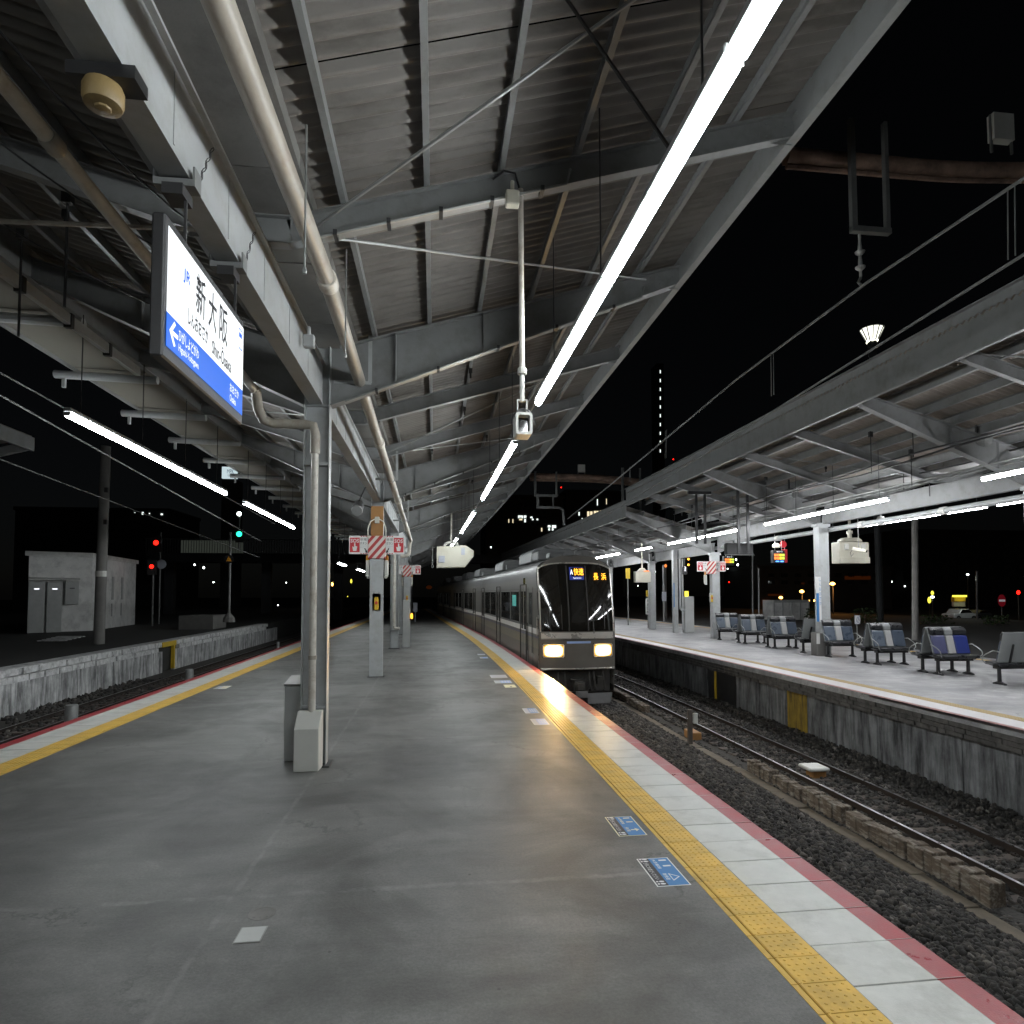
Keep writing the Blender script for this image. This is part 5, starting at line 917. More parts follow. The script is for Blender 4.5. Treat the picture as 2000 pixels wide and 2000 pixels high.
# column stickers and equipment at the left far columns
p = P(1606, 1165, Y=24.75)
t = thing('station_name_strip', 'blue and white vertical station name strip on the big far column', 'sign', (16.05, 24.8, 2)); b = MB((16.05, 24.8, 2)); b.box(16.07+fe(25), 16.30+fe(25), 24.81, 24.83, 1.4, 3.3); b.build('plate', 'whitept', t); MB((16.05, 24.8, 2)).box(16.07+fe(25), 16.19+fe(25), 24.80, 24.81, 1.4, 2.6).build('blue_band', 'bluep', t)
for i, ch in enumerate('しんおおさか'): text(ch, (.15+fe(25), -.012, 1.1-.2*i), (1, 0, 0), (0, 0, 1), .09, .15, 'bluep', t)
t = thing('steel_post', 'white twin pipe post with grey cabinet left of the far SOS column', 'post', (15.9, 40, 0)); O = (15.9, 40, 0)
b = MB(O); b.box(15.65, 15.95, 39.9, 40.2, 0, 5.5); b.build('post', 'steel2', t, bevel=.01); MB(O).path([(16.1, 39.95, 5.4), (16.1, 39.95, 1.6), (16.2, 39.95, 1.5), (16.5, 39.95, 1.5)], .08, 8).build('pipe', 'steel2', t, smooth=True); MB(O).tube((16.28, 39.95, 5.3), (16.28, 39.95, .2), .07, 8).build('pipe', 'steel2', t, smooth=True)
MB(O).box(16.4, 17.05, 39.9, 40.4, 0, 2.4).build('cabinet', 'shed2', t, bevel=.03); MB(O).box(16.42, 16.66, 39.88, 39.95, 2.4, 2.75).build('yellow_lamp', 'yls', t); MB(O).box(15.64, 15.7, 39.88, 39.9, 1.7, 3.3).build('blue_strip', 'bluep', t)
t, a, c = panel('track_indicator', 'black number board with 3 beside amber signal lamps', 'signal', 1334, 1107, 1342, 1122, 39, .15, 'black', 'board'); text('3', ((c.x-a.x)*.3, -.01, (c.z-a.z)*.7), (1, 0, 0), (0, 0, 1), .12, .16, 'ledw', t); text('両', ((c.x-a.x)*.3, -.01, (c.z-a.z)*.4), (1, 0, 0), (0, 0, 1), .12, .13, 'ledw', t); MB((a.x, 39, a.z)).tube(((a.x+c.x)/2, 39.07, c.z), ((a.x+c.x)/2, 39.07, 5.6), .03, 6).build('pole', 'dark', t)
for y in (1083, 1092, 1103):
    p = P(1345, y, Y=39); MB((a.x, 39, a.z)).path([p, p+V((0, .05, 0))], .07, 10).build('amber_lamp', 'led', t)
for x, y0, y1, Y, l, m_ in ((1226.5, 1110, 1130, 50, 'yellow diamond track sign at the train right shoulder', 'ylw'), (1266, 1153, 1165, 46, 'small yellow square plate on the thin sign pole', 'ylw')):
    t, a, c = panel('track_sign', l, 'sign', x-4, y0, x+4, y1, Y, .05, m_, 'plate'); MB((a.x, Y, a.z)).tube(((a.x+c.x)/2, Y+.06, -.5), ((a.x+c.x)/2, Y+.06, c.z), .05, 6).build('pole', 'dullgal', t)
t, a, c = panel('vertical_sign', 'narrow white vertical sign with black characters behind the far platform', 'sign', 1261.5, 1169, 1270.5, 1200, 46, .08, 'whitept', 'plate')
for i, ch in enumerate('馬城日替'): text(ch, ((c.x-a.x)*.2, -.01, (c.z-a.z)*(.76-.235*i)), (1, 0, 0), (0, 0, 1), (c.x-a.x)*.6, (c.z-a.z)*.19, 'blackpt', t)
for x, y0, y1, l in ((1297.5, 1156, 1174, 'small white plate on a grey signal pole beyond the far platform'),):
    t, a, c = panel('pole_plate', l, 'sign', x-4, y0, x+4, y1, 55, .05, 'greyp', 'plate'); MB((a.x, 55, a.z)).tube(((a.x+c.x)/2, 55.1, -.9), ((a.x+c.x)/2, 55.1, 5.2), .1, 8).build('pole', 'dullgal', t)
t, a, c = panel('no_smoking_sign', 'round crossed sign on a pole behind the benches', 'sign', 1670, 1202, 1680, 1219, 31, .04, 'greyp', 'plate'); MB((a.x, 31, a.z)).tube(((a.x+c.x)/2, 31.06, -.5), ((a.x+c.x)/2, 31.06, c.z), .03, 6).build('pole', 'dullgal', t)
b = MB((a.x, 31, a.z)); m_x = (a.x+c.x)/2; m_z = (a.z+c.z)/2; b.path([(m_x+.14*math.cos(i*math.pi/8), 30.99, m_z+.2*math.sin(i*math.pi/8)) for i in range(17)], .015, 5); b.tube((m_x-.1, 30.99, m_z+.14), (m_x+.1, 30.99, m_z-.14), .015, 5); b.build('ring', 'whitept', t)
# ================================================================== OVERHEAD LINE
def wire(label, pts, r, group='overhead wires'): return tag(MB(pts[0]).path(pts, r, 5).build('overhead_wire', 'dullgal'), label, 'wire', group)
# catenary over the second track: messenger and contact wire with droppers
XW = 8.9
def wp(x, y, X): return P(x, y, X=X)
ma, mb_ = wp(1693, 552, XW), wp(2000, 348, XW); c1_, c2_ = wp(1235, 975, XW-.35), wp(2000, 497, XW-.35)
mc = wp(1190, 949, XW-.3)
wire('upper messenger wire climbing to the right picture edge', [mb_+(mb_-ma)*.6, mb_, ma], .028); wire('upper messenger wire left of the hanging insulator', [ma, wp(1440, 740, XW), mc, mc+(mc-ma)*.5], .03)
wire('lower contact wire running above the train toward the right edge', [c2_+(c2_-c1_)*.12, c2_, c1_, c1_+(c1_-c2_)*.35], .024)
for x0, y0, x1, y1 in ((1975, 365, 1976, 503), (1508, 690, 1509, 772), (1301, 840, 1300, 895), (1230, 912, 1231, 940)):
    a, c = wp(x0, y0, XW), wp(x1, y1, XW-.3); o = MB(a).tube(a+V((0, -.06, 0)), c+V((0, -.06, 0)), .009, 4).tube(a+V((0, .06, 0)), c+V((0, .06, 0)), .009, 4).build('wire_dropper', 'dullgal'); tag(o, {1975: 'double dropper between the overhead wires at the right edge', 1508: 'double dropper between the overhead wires left of the mast lamp', 1301: 'double dropper between the overhead wires before the dotted tower', 1230: 'shortest double dropper, above the far roof end'}[x0], 'wire', 'overhead wire droppers')
def gantry(Y, x0, x1, yb, sag, r, label, frames, box):
    a = P(x0, yb, Y=Y); t = thing('gantry_beam', label, 'gantry', a); n = 12; c = P(x1, yb+sag, Y=Y)
    pts = [V((a.x+(c.x-a.x)*i/n, Y, a.z-(a.z-c.z)*max(0, (i/n-.45)/.55)**1.6)) for i in range(n+1)]
    MB(a).path(pts, r, 10).build('beam', 'rust', t, smooth=True); MB(a).path([p-V((0, 0, r*1.25)) for p in pts], r*.3, 6).build('lower_chord', 'rust', t)
    for px0, px1, py0, py1 in frames:
        q0, q1 = P(px0, py1, Y=Y-r*1.2), P(px1, py0, Y=Y-r*1.2); b = MB(a); k = r*.32
        b.box(q0.x-k, q0.x+k, Y-r*1.9, Y-r*1.3, q0.z, q1.z); b.box(q1.x-k*.7, q1.x+k*.7, Y-r*1.9, Y-r*1.3, q0.z, q1.z); b.box(q0.x-k, q1.x+k, Y-r*1.95, Y-r*1.25, q0.z-k, q0.z+k); b.build('drop_frame', 'dullgal', t)
    if box:
        q0, q1 = P(box[0], box[3], Y=Y), P(box[1], box[2], Y=Y); b = MB(a); b.box(q0.x, q1.x, Y-.1, Y+.1, q0.z, q1.z); b.build('number_plate', 'whitep', t); b = MB(a); b.bar(V((q0.x, Y, q0.z-.3)), V((q0.x, Y, q1.z)), .05, .05); b.bar(V((q1.x, Y, q0.z-.3)), V((q1.x, Y, q1.z)), .05, .05); b.build('plate_legs', 'dullgal', t)
    return t
gantry(13.5, 1535, 2110, 305, 26, .2, 'thick rusty pipe gantry beam crossing the sky at upper right', [(1663, 1722, 245, 452)], (1936, 1973, 228, 275))
p0 = P(1681, 458, Y=13.2); p1 = P(1681, 545, Y=13.2); t = thing('insulator', 'grey two disc insulator hanging under the gantry drop frame', 'insulator', p1); L = p0.z-p1.z
MB(p1).lathe(p1, [(.015, 0), (.03, .06), (.03, L*.18), (.1, L*.24), (.11, L*.27), (.05, L*.3), (.035, L*.52), (.1, L*.58), (.11, L*.61), (.05, L*.64), (.03, L*.85), (.03, L)], 16).build('discs', 'porc', t, smooth=True); MB(p1).path([p1+V((0, 0, .03)), p1+V((-.06, 0, -.08)), p1+V((.02, 0, -.16))], .035, 6).build('wire_clamp', 'dullgal', t)
gantry(42, 1035, 1255, 930, 12, .22, 'distant rusty gantry beam above the train roof', [(1045, 1086, 922, 968), (1050, 1080, 966, 991), (1216, 1249, 915, 1010)], (1129, 1142, 908, 922))
b = P(1085, 991, Y=41.8); tag(MB(b).path([P(1050, 991, Y=41.8), P(1092, 991, Y=41.8), P(1100, 996, Y=41.8), P(1102, 1026, Y=41.8)], .09, 8).build('pipe_bracket', 'dullgal', smooth=True), 'bent pipe arm below the distant gantry', 'gantry arm')
# left side wires
for (xa, ya, xb, yb, X, r, l) in ((0, 728, 500, 1003, -9.2, .02, 'upper left wire passing just behind the strip light'), (0, 772, 470, 1035, -9.0, .022, 'left wire crossing below the long strip light'), (0, 897, 470, 1075, -12.6, .02, 'lowest left wire crossing the grey pole')):
    a, c = P(xa, ya, X=X), P(xb, yb, X=X); wire(l, [a+(a-c)*.1, a, c, c+(c-a)*.2], r, 'wires over the left tracks')
# ================================================================== LEFT SIDE: OLD PLATFORM WALL, HUT, SIGNALS
LW = (-14.8, 30, -1.7); wl2 = thing('platform_wall', 'whitewashed wall with two courses of blocks on the left', 'wall', LW)
for y0, y1 in ((12, 20), (20.02, 26.5), (26.52, 31.4), (31.42, 36.7), (38.3, 43), (43.02, 50), (50.02, 62)):
    MB(LW).box(-15.1, -14.82+random.uniform(-.015, .015), y0, y1, -1.75, -.53).build('wall_panel', 'wall2', wl2)
bk = MB().box(-.3, 0, .012, .9, -.235, 0).build('block', 'block', wl2, bevel=.012); i = 0
for c in range(2):
    y = 14.+.4*c
    while y < 58:
        if not (c == 1 and 36 < y < 38.3):
            o = bk if i == 0 else inst(bk, wl2, (0, 0, 0)); i += 1; o.location = (random.uniform(-.03, .015), y-30, 1.66-.26*c+random.uniform(-.006, .006)); o.scale = (1, random.uniform(.94, 1.0), 1)
        y += .91
MB(LW).box(-15.0, -14.76, 36.6, 38.4, -.3, -.02).build('refuge_lintel', 'ylw', wl2); MB(LW).box(-14.95, -14.78, 38.15, 38.3, -1.6, -.3).build('refuge_post', 'ylw', wl2); MB(LW).box(-15.5, -15.4, 36.6, 38.4, -1.75, -.2).build('refuge_shade', 'black', wl2)  # black sheet at the back paints the refuge's shade
b = MB(LW); b.box(-15.5, -14.78, 14, 58, -.03, .0); b.build('wall_cap', 'block', wl2)
for i, (x, y0, y1, w, l) in enumerate(((138, 1377, 1415, .17, 'stubby grey post between the left tracks, nearest one'), (369, 1307, 1330, .17, 'stubby grey post between the left tracks, middle one'), (542, 1254, 1276, .1, 'thin short post between the left tracks, far one'), (593, 1215, 1262, .1, 'tall thin post just left of the first column'))):
    p, q = P(x, y1+30, X=-10.7), P(x, y0, X=-10.7); tag(MB((p.x, p.y, -1.8)).lathe((p.x, p.y, -1.8), [(w*1.1, 0), (w, .05), (w, q.z+1.8-.02), (w*.9, q.z+1.8)], 14).build('track_post', 'dullgal', smooth=True), l, 'post', 'posts between the left tracks')
A, Bc, Cc = P(52, 1236, Z=0), P(177, 1232, Z=0), P(263, 1219.6, Z=0); Dd = A+(Cc-Bc); hh = P(177.5, 1089, Y=Bc.y).z
HU = (Bc.x, Bc.y, 0); t = thing('equipment_hut', 'pale grey flat roofed equipment hut on the old platform at left', 'hut', HU)
MB(HU).prism([A, Bc, Cc, Dd], (0, 0, hh)).build('wall', 'shed', t)
mid = (A+Bc+Cc+Dd)/4; MB(HU).prism([V((mid.x+(p.x-mid.x)*1.06, mid.y+(p.y-mid.y)*1.06, hh)) for p in (A, Bc, Cc, Dd)], (0, 0, .32)).build('roof', 'shed', t)
dirr = (Bc-A).normalized(); dn = V((dirr.y, -dirr.x, 0))
for f0, f1, z0, z1, nm in ((.0, .25, 0, 3.5, 'locker'), (.28, .52, 0, 3.5, 'locker'), (.56, .78, 1.9, 3.55, 'wall_cabinet')):
    p, q = A+(Bc-A)*f0+dn*.05, A+(Bc-A)*f1+dn*.05; o = MB(HU).prism([p+V((0, 0, z0)), q+V((0, 0, z0)), q+dn*.6+V((0, 0, z0)), p+dn*.6+V((0, 0, z0))], (0, 0, z1-z0)).build(nm, 'shed2', t, bevel=.03)
    m_ = (p+q)/2+dn*.61; MB(HU).bar(m_-dirr*.14+V((0, 0, z1-.5)), m_+dirr*.14+V((0, 0, z1-.5)), .02, .06).build('lamp_handle', 'ledw' if nm == 'locker' else 'dark', o)  # on the lockers this bar is the small white lamp, elsewhere a handle
MB(HU).prism([A+dn*.8+V((0, 0, 3.6)), A+(Bc-A)*.8+dn*.8+V((0, 0, 3.6)), A+(Bc-A)*.8+V((0, 0, 3.75)), A+V((0, 0, 3.75))], (0, 0, .06)).build('locker_canopy', 'shed', t)
cd = (Cc-Bc).normalized(); cn = V((cd.y, -cd.x, 0)); ln = (Cc-Bc).length
for f in (.4, .62):
    for z0, z1, w in ((2.2, 4.0, .35), (.9, 1.9, .12)):
        p = Bc+cd*ln*f+cn*.02; MB(HU).prism([p+V((0, 0, z0)), p+cd*w+V((0, 0, z0)), p+cd*w+cn*.06+V((0, 0, z0)), p+cn*.06+V((0, 0, z0))], (0, 0, z1-z0)).build('vent', 'shed2', t)
p = P(193, 1258, Z=0); tz = P(203, 872, Y=p.y).z; t = thing('catenary_pole', 'tall round concrete pole standing before the equipment hut', 'pole', p); MB(p).tube(p, p+V((.08, 0, tz)), .27, 14, 0, .24).build('shaft', 'conc', t, smooth=True); MB(p).path([p+V((.02, 0, 3.55)), p+V((.02, 0, 3.85))], .275, 14).build('band', 'whitep', t); 
for z in (6.3, 8): MB(p).box(p.x+.2, p.x+.36, p.y-.3, p.y-.2, z, z+.25).build('bracket', 'dark', t)
p = P(105, 1253, Z=0); b = MB(p)
for k in range(5): b.bar(p+V((-.8+.1*k, .25*k, .05+.04*k)), p+V((.7+.1*k, .25*k-.1, .05+.04*k)), .2, .05)
tag(b.build('stacked_boards', 'block'), 'loose stack of pale boards lying before the hut', 'boards')
p = P(236, 1268, Z=-.0); b = MB((-17.5, 40, 0)); b.box(-18.5, -16.6, 30, 46, .0, .05)
t = thing('second_canopy', 'end of another grey canopy roof at the far left', 'canopy', (-15, 20, 8)); O = (-15, 20, 8)
MB(O).box(-14.95, -14.85, 8, 25.2, 7.95, 8.45).build('fascia', 'steel', t); MB(O).prism([(-14.95, 8, 8.46), (-14.95, 25.2, 8.46), (-20, 25.2, 7.2), (-20, 8, 7.2)], (0, 0, .06)).build('roof_sheet', 'roof', t)
for y in (14, 19.5, 25): MB(O).bar((-14.96, y, 8.1), (-20, y, 6.7), .16, .3).build('rafter', 'steel', t)
MB(O).box(-20.2, -19.8, 24.8, 25.2, 0, 6.8).build('column', 'steel', t)
for f in (.30, .62, .9): MB(HU).prism([A+(Bc-A)*f+dn*.012+V((0, 0, .1)), A+(Bc-A)*f+dirr*.05+dn*.012+V((0, 0, .1)), A+(Bc-A)*f+dirr*.05+dn*.012+V((0, 0, hh-.1)), A+(Bc-A)*f+dn*.012+V((0, 0, hh-.1))], dn*.01).build('wall_seam', 'shed2', t)
p = A+(Bc-A)*.7+dn*.3; MB(HU).path([p+V((0, 0, 1.9)), p+V((.1, 0, 1.2)), p+V((.35, 0, .8)), p+V((.5, 0, 1.1)), p+V((.5, 0, 1.9))], .05, 6).build('cable', 'dark', t)
# signals and signs on the left
def lit(x, y, Y, r, mat, p=None): q = P(x, y, Y=Y); return q
def signal(name, label, cat, x, ytop, ybot, Y, items, pr=.07, mat='dullgal'):
    a, c = P(x, ybot, Y=Y), P(x, ytop, Y=Y); t = thing(name, label, cat, a); MB(a).tube(a, V((a.x, Y, c.z)), pr, 8).build('pole', mat, t, smooth=True)
    for nm, px, py, r, m_ in items:
        q = P(px, py, Y=Y-.12)
        if nm == 'hood': MB(a).box(q.x-r, q.x+r, Y-.1, Y+.1, q.z-r*1.8, q.z+r*1.8).build('signal_head', 'black', t)
        elif nm == 'tri': b = MB(a); b.path([q, q+V((0, .04, 0))], r, 18); o = b.build('disc', 'black', t); b = MB(a); b.prism([q+V((-r*.6, -.01, -r*.5)), q+V((r*.6, -.01, -r*.5)), q+V((0, -.01, r*.65))], (0, -.02, 0)); b.build('triangle', 'amber', o)
        else: MB(a).path([q-V((0, .05, 0)), q, q+V((0, .04, 0))], [r*.5, r, r], 12).build(nm, m_, t, smooth=True)
    return t
signal('signal_lamp', 'green railway signal with a white lamp above, left of the columns', 'signal', 467, 1002, 1075, 60, (('hood', 467, 1046, .35, ''), ('green_lens', 467, 1043, .24, 'ledg'), ('white_lamp', 467, 1003.5, .2, 'cool')))
signal('signal_lamp', 'red signal high beside the pale footbridge railing', 'signal', 310, 1040, 1230, 60, (('hood', 305, 1063, .4, ''), ('red_lens', 304.5, 1060, .22, 'ledr'), ('disc', 315, 1102, .42, 'greyp')))
signal('signal_lamp', 'lower red signal just left of a round sign plate', 'signal', 297, 1095, 1230, 56, (('hood', 296, 1108, .35, ''), ('red_lens', 296, 1106.5, .17, 'ledr')))
t = signal('track_sign', 'round black sign with amber triangle on a slim grey post', 'sign', 447, 1040, 1212, 44, (('tri', 447, 1092, .3, ''),), .08, 'dullgal'); a = P(445, 1212, Y=44); MB(a).lathe(a-V((0, 0, .1)), [(.4, 0), (.36, .3), (.1, .6), (.08, .9)], 10).build('footing', 'conc', t)
p = P(420, 1180, Y=52); tag(MB(p).box(P(350, 1175, Y=50).x, P(417, 1175, Y=50).x, 50, 53, -.04, 1.0).build('low_wall', 'conc'), 'low grey concrete wall beyond the equipment hut', 'wall')
# footbridge
a, c = P(285, 1100, Y=90), P(700, 1080, Y=90); FB = (a.x, 90, 0); t = thing('footbridge', 'dim footbridge with pale railing crossing the left background', 'bridge', FB)
z0 = P(400, 1098, Y=90).z; z1 = P(400, 1080, Y=90).z; z2 = P(400, 1054, Y=90).z; MB(FB).box(a.x, c.x+20, 90, 93, z0, z1).build('deck', 'bld', t)
rl = MB().box(-.04, .04, 89.9, 89.96, z1, z2).build('railing_bar', 'dullgal', t); i = 0; x = a.x
while x < c.x+8: o = rl if i == 0 else inst(rl, t, (0, 0, 0)); o.location = (x-a.x, -90, 0); x += .34; i += 1
MB(FB).box(a.x, c.x+8, 89.88, 90, z2, z2+.12).build('handrail', 'dullgal', t)
MB(FB).box(P(352, 1060, Y=90).x, P(476, 1060, Y=90).x, 90.05, 90.1, z1, z2-.1).build('lit_panel', E('dim_lit_panel', (.75, .85, .7), .035), t)  # lit stretch of the railing, its light put in as emission
for x in (330, 520, 660): q = P(x, 1100, Y=91); MB(FB).box(q.x-.6, q.x+.6, 91, 92, -1, z0).build('pier', 'bld', t)
# illuminated advert on a building top
t, a, c = panel('billboard', 'small lit white billboard above the green signal', 'billboard', 433, 912, 463, 934, 130, .6, 'adl', 'lit_face'); text('MPK', ((c.x-a.x)*.35, -.05, (c.z-a.z)*.42), (1, 0, 0), (0, 0, 1), (c.x-a.x)*.45, (c.z-a.z)*.36, 'bluep', t); text('GROUP', ((c.x-a.x)*.38, -.05, (c.z-a.z)*.16), (1, 0, 0), (0, 0, 1), (c.x-a.x)*.42, (c.z-a.z)*.18, 'greyp', t); MB((a.x, 130, a.z)).box(a.x, c.x, 130.1, 134, -1, a.z-.2).build('building_front', 'bld', t)
# ================================================================== CITY BEHIND
def building(label, x0, x1, ytop, Y, depth, wins, mat='bld'):
    a, c = P(x0, ytop, Y=Y), P(x1, ytop, Y=Y); t = thing('office_building', label, 'building', ((a.x+c.x)/2, Y, -1)); O = ((a.x+c.x)/2, Y, -1); MB(O).box(a.x, c.x, Y, Y+depth, -1, a.z).build('wall', mat, t); MB(O).box(a.x-.3, c.x+.3, Y-.3, Y+depth, a.z, a.z+.8).build('roof', mat, t)
    for (wx0, wy0, wx1, wy1, m_) in wins:
        q0, q1 = P(wx0, wy1, Y=Y-.05), P(wx1, wy0, Y=Y-.05); MB(O).box(q0.x, q1.x, Y-.12, Y-.02, q0.z, q1.z).build('window', m_, t)
    return t
WN = [(1012, 1007, 1021, 1012, 'win'), (1023, 1007, 1028, 1012, 'win'), (1036, 1009, 1040, 1012, 'win'), (1014, 1013, 1020, 1016, 'winy'), (1024, 1014, 1027, 1020, 'win'), (1039, 1013, 1042, 1016, 'win'), (1048, 1013, 1051, 1016, 'win'), (1070, 1026, 1075, 1030, 'win'), (1078, 1026, 1086, 1031, 'win'), (1071, 1032, 1074, 1036, 'win'), (1078, 1032, 1081, 1036, 'win'), (993, 1014, 994.5, 1021, 'winy'), (1001, 1014, 1002.5, 1022, 'winy'), (1057, 1031, 1059, 1038, 'winy')]
DK = [(965+12*i, 985+12*j, 971+12*i, 990+12*j, 'glass') for i in range(9) for j in range(4)]
building('dark office block with scattered white windows above the train roof', 950, 1100, 972, 150, 20, WN+DK)
building('dark block with a row of warm lit windows right of the gantry arm', 1105, 1215, 962, 170, 20, [(1147, 999, 1151, 1011, 'winy'), (1153, 999, 1157, 1011, 'winy'), (1160, 998, 1164, 1010, 'winy'), (1165, 998, 1169, 1010, 'winy'), (1172, 997, 1176, 1010, 'winy'), (1177, 997, 1181, 1009, 'winy'), (1130, 1000, 1132, 1007, 'win'), (1166, 975, 1167.5, 987, 'win'), (1184, 974, 1185, 985, 'winy'), (1136, 1012, 1138, 1015, 'win')])
building('tall dark tower with a vertical dotted line of lights', 1283, 1296, 712, 420, 12, [(1288.8, 723+17.2*i, 1290.4, 729+17.2*i, 'win') for i in range(10)]+[(1285, 770, 1286, 772, 'glass')])
building('dark low block beyond the left tracks with a few lit panes', 30, 330, 996, 160, 20, [(262, 1000, 265, 1002, 'win'), (277, 1000, 281, 1005, 'win'), (291, 1002, 293, 1004, 'win'), (314, 1003, 318, 1006, 'win')]+[(60+22*i, 1000+16*j, 70+22*i, 1008+16*j, 'glass') for i in range(11) for j in range(3)])
building('dark reddish wall of a building under the orange street lamps', 1480, 1740, 1112, 120, 15, [(1490, 1172, 1504, 1183, 'orl'), (1650, 1125, 1700, 1132, 'orglow'), (1565, 1138, 1571, 1141, 'orglow'), (1500, 1160, 1530, 1164, 'orglow')]+[(1500+26*i, 1120+14*j, 1512+26*i, 1127+14*j, 'glass') for i in range(9) for j in range(2)])  # orglow panes are the orange light wash on the wall, painted as emission
building('long dark block behind the right car park', 1760, 2040, 1040, 140, 15, [(1780+30*i, 1060+22*j, 1792+30*i, 1068+22*j, 'glass') for i in range(8) for j in range(4)])
def lamp(x, y, Y, w, h, mat, label, cat='street lamp', group=None, pole=True, nm='street_lamp'):
    a, c = P(x-w/2, y+h/2, Y=Y), P(x+w/2, y-h/2, Y=Y); t = thing(nm, label, cat, (a.x, Y, -.9), group=group); r = (c.x-a.x)/2; zc = (a.z+c.z)/2; hz = (c.z-a.z)/2; O = (a.x, Y, -.9)
    MB(O).lathe(((a.x+c.x)/2, Y, zc), [(r*.4, -hz), (r*.9, -hz*.5), (r, 0), (r*.75, hz*.6), (r*.3, hz)], 8).build('lamp_globe', mat, t, smooth=True)
    if pole: MB(O).tube(((a.x+c.x)/2+r*.3, Y+.1, -.95), ((a.x+c.x)/2+r*.3, Y+.1, a.z), .07, 6).build('pole', 'dark', t)
    return (a+c)/2
for x, y, Y, w, h, l in ((1626, 1140, 75, 9, 6, 'largest orange street lamp just right of the big far column'), (1566, 1155, 85, 8, 6, 'orange street lamp over the pale container'), (1525, 1167, 95, 7, 5, 'orange street lamp left of the pale container'), (1580, 1173, 90, 2.6, 2.6, 'pinprick orange lamp at the container right end, left of two'), (1590.5, 1173, 90, 3.4, 3, 'pinprick orange lamp at the container right end, right of two'), (1512, 1174, 90, 2.2, 2.2, 'pinprick orange lamp at the container left end'), (1624, 1118, 140, 2.4, 2.2, 'faint small orange lamp high beside the big far column')):
    p = lamp(x, y, Y, w, h, 'sod', l)
    if w > 6:
        pl_ = bpy.data.lights.new('street_lamp_light', 'POINT'); pl_.energy = 260; pl_.color = (1, .42, .1); pl_.shadow_soft_size = .3; o = bpy.data.objects.new('street_lamp_light', pl_); COL.objects.link(o); o.location = p-V((0, .8, .8))
CL = 'tiny white light of the distant city'
for x, y, Y, s_ in ((1853, 1046, 200, 1.6), (1870, 1046, 200, 2.2), (1853, 1062, 200, 2.), (1870, 1063, 200, 2.), (1766, 1072, 160, 2.2), (1780, 1070, 160, 1.8), (1742, 1136, 140, 1.8), (1767, 1145, 140, 2.2), (1437.5, 1093, 120, 3), (1441, 1103, 120, 3.4), (1421, 1111, 130, 2.2), (1436, 1114, 130, 2), (1444, 1110, 130, 1.8), (596, 1162, 120, 3), (380, 1103, 110, 3.2), (398, 1108.5, 110, 4), (417, 1137, 110, 2.6), (559, 1138, 120, 2), (543, 1182, 120, 2), (959, 1069, 150, 2), (1279, 1116.5, 120, 3.6), (1277, 1142, 120, 1.5), (1204, 973, 180, 2), (1246, 1144, 130, 1.6)):
    lamp(x, y, Y, s_, s_*1.2, 'cool', CL, 'light', 'tiny white city lights', False, 'city_light')
for x, y, Y, w, h, m_, l in ((649, 1141, 110, 4, 7, 'sod', 'amber lamp low in the dark between first column and SOS column'), (686, 1135, 110, 4, 8, 'yls', 'tall yellow lamp right behind the SOS column gap'), (679, 1165, 120, 2, 2, 'yls', 'faint yellow dot below the yellow lamp'), (838, 1147, 130, 12, 7, 'orglow', 'dull orange window reflection painted as a glow left of the train tail'), (869, 1145, 130, 14, 7, 'orglow', 'dull orange window reflection painted as a glow above the train tail'), (1315, 897, 400, 2.2, 2.2, 'ledr', 'red aviation beacon near the dotted tower'), (1096, 952, 300, 2.2, 2.4, 'ledr', 'red aviation beacon above the train'), (1424, 1137, 110, 2.6, 2.4, 'ledr', 'red dot light below the small departure board'), (1989, 1157, 70, 5, 8, 'ledr', 'red traffic light at the right picture edge'), (1300, 1105, 60, 5, 6, 'orl', 'red orange signal behind the small monitor box'), (1821, 1158, 95, 4.5, 8, 'yls', 'upper yellow shop light left of the yellow sign'), (1815, 1172, 95, 5, 12, 'yls', 'lower yellow shop light with a blue foot'), (1821, 1166, 80, 6, 4, 'cool', 'white lamp head between the yellow shop lights'), (1890, 1122, 90, 4, 3, 'cool', 'white street lamp right of the yellow sign, high up')):  # orglow entries put orange window reflections in as emission
    lamp(x, y, Y, w, h, m_, l, 'light', None, Y < 100, 'lamp')
t, a, c = panel('shop_sign', 'yellow shop sign lit from its top edge beyond the benches', 'sign', 1864, 1166, 1886, 1175, 70, .5, 'ylw', 'face'); MB((a.x, 70, a.z)).box(a.x, c.x, 69.8, 70.3, c.z, c.z+.22).build('lit_top', 'yls', t); MB((a.x, 70, a.z)).box(a.x, c.x, 70.1, 70.4, a.z-.6, a.z).build('lower_board', 'shed2', t); MB((a.x, 70, a.z)).tube(((a.x+c.x)/2, 70.3, -.9), ((a.x+c.x)/2, 70.3, a.z), .1, 8).build('pole', 'dark', t)
pl_ = bpy.data.lights.new('shop_sign_light', 'POINT'); pl_.energy = 60; pl_.color = (1, .95, .5); pl_.shadow_soft_size = .3; o = bpy.data.objects.new('shop_sign_light', pl_); COL.objects.link(o); o.location = ((a.x+c.x)/2, 69.2, c.z+.6)
p = P(1957, 1173, Y=55); t = thing('no_entry_sign', 'red no entry road sign on a thin post at right', 'road sign', (p.x, 55, -.9)); O = (p.x, 55, -.9); r = .42
b = MB(O); b.prism([(p.x+r*math.cos(a), 55, p.z+r*1.4*math.sin(a)) for a in (i*math.pi/12 for i in range(24))], (0, .03, 0)); b.build('disc', E('sign_red_glow', (.55, .02, .04), .12), t); b = MB(O); b.box(p.x-.31, p.x+.31, 54.97, 54.99, p.z-.09, p.z+.09); b.build('white_bar', E('sign_white_glow', (.8, .8, .85), .3), t); MB(O).tube((p.x, 55.06, -.9), (p.x, 55.06, p.z+.4), .035, 6).build('post', 'dullgal', t)  # disc and bar glow faintly, reflected light put in as emission
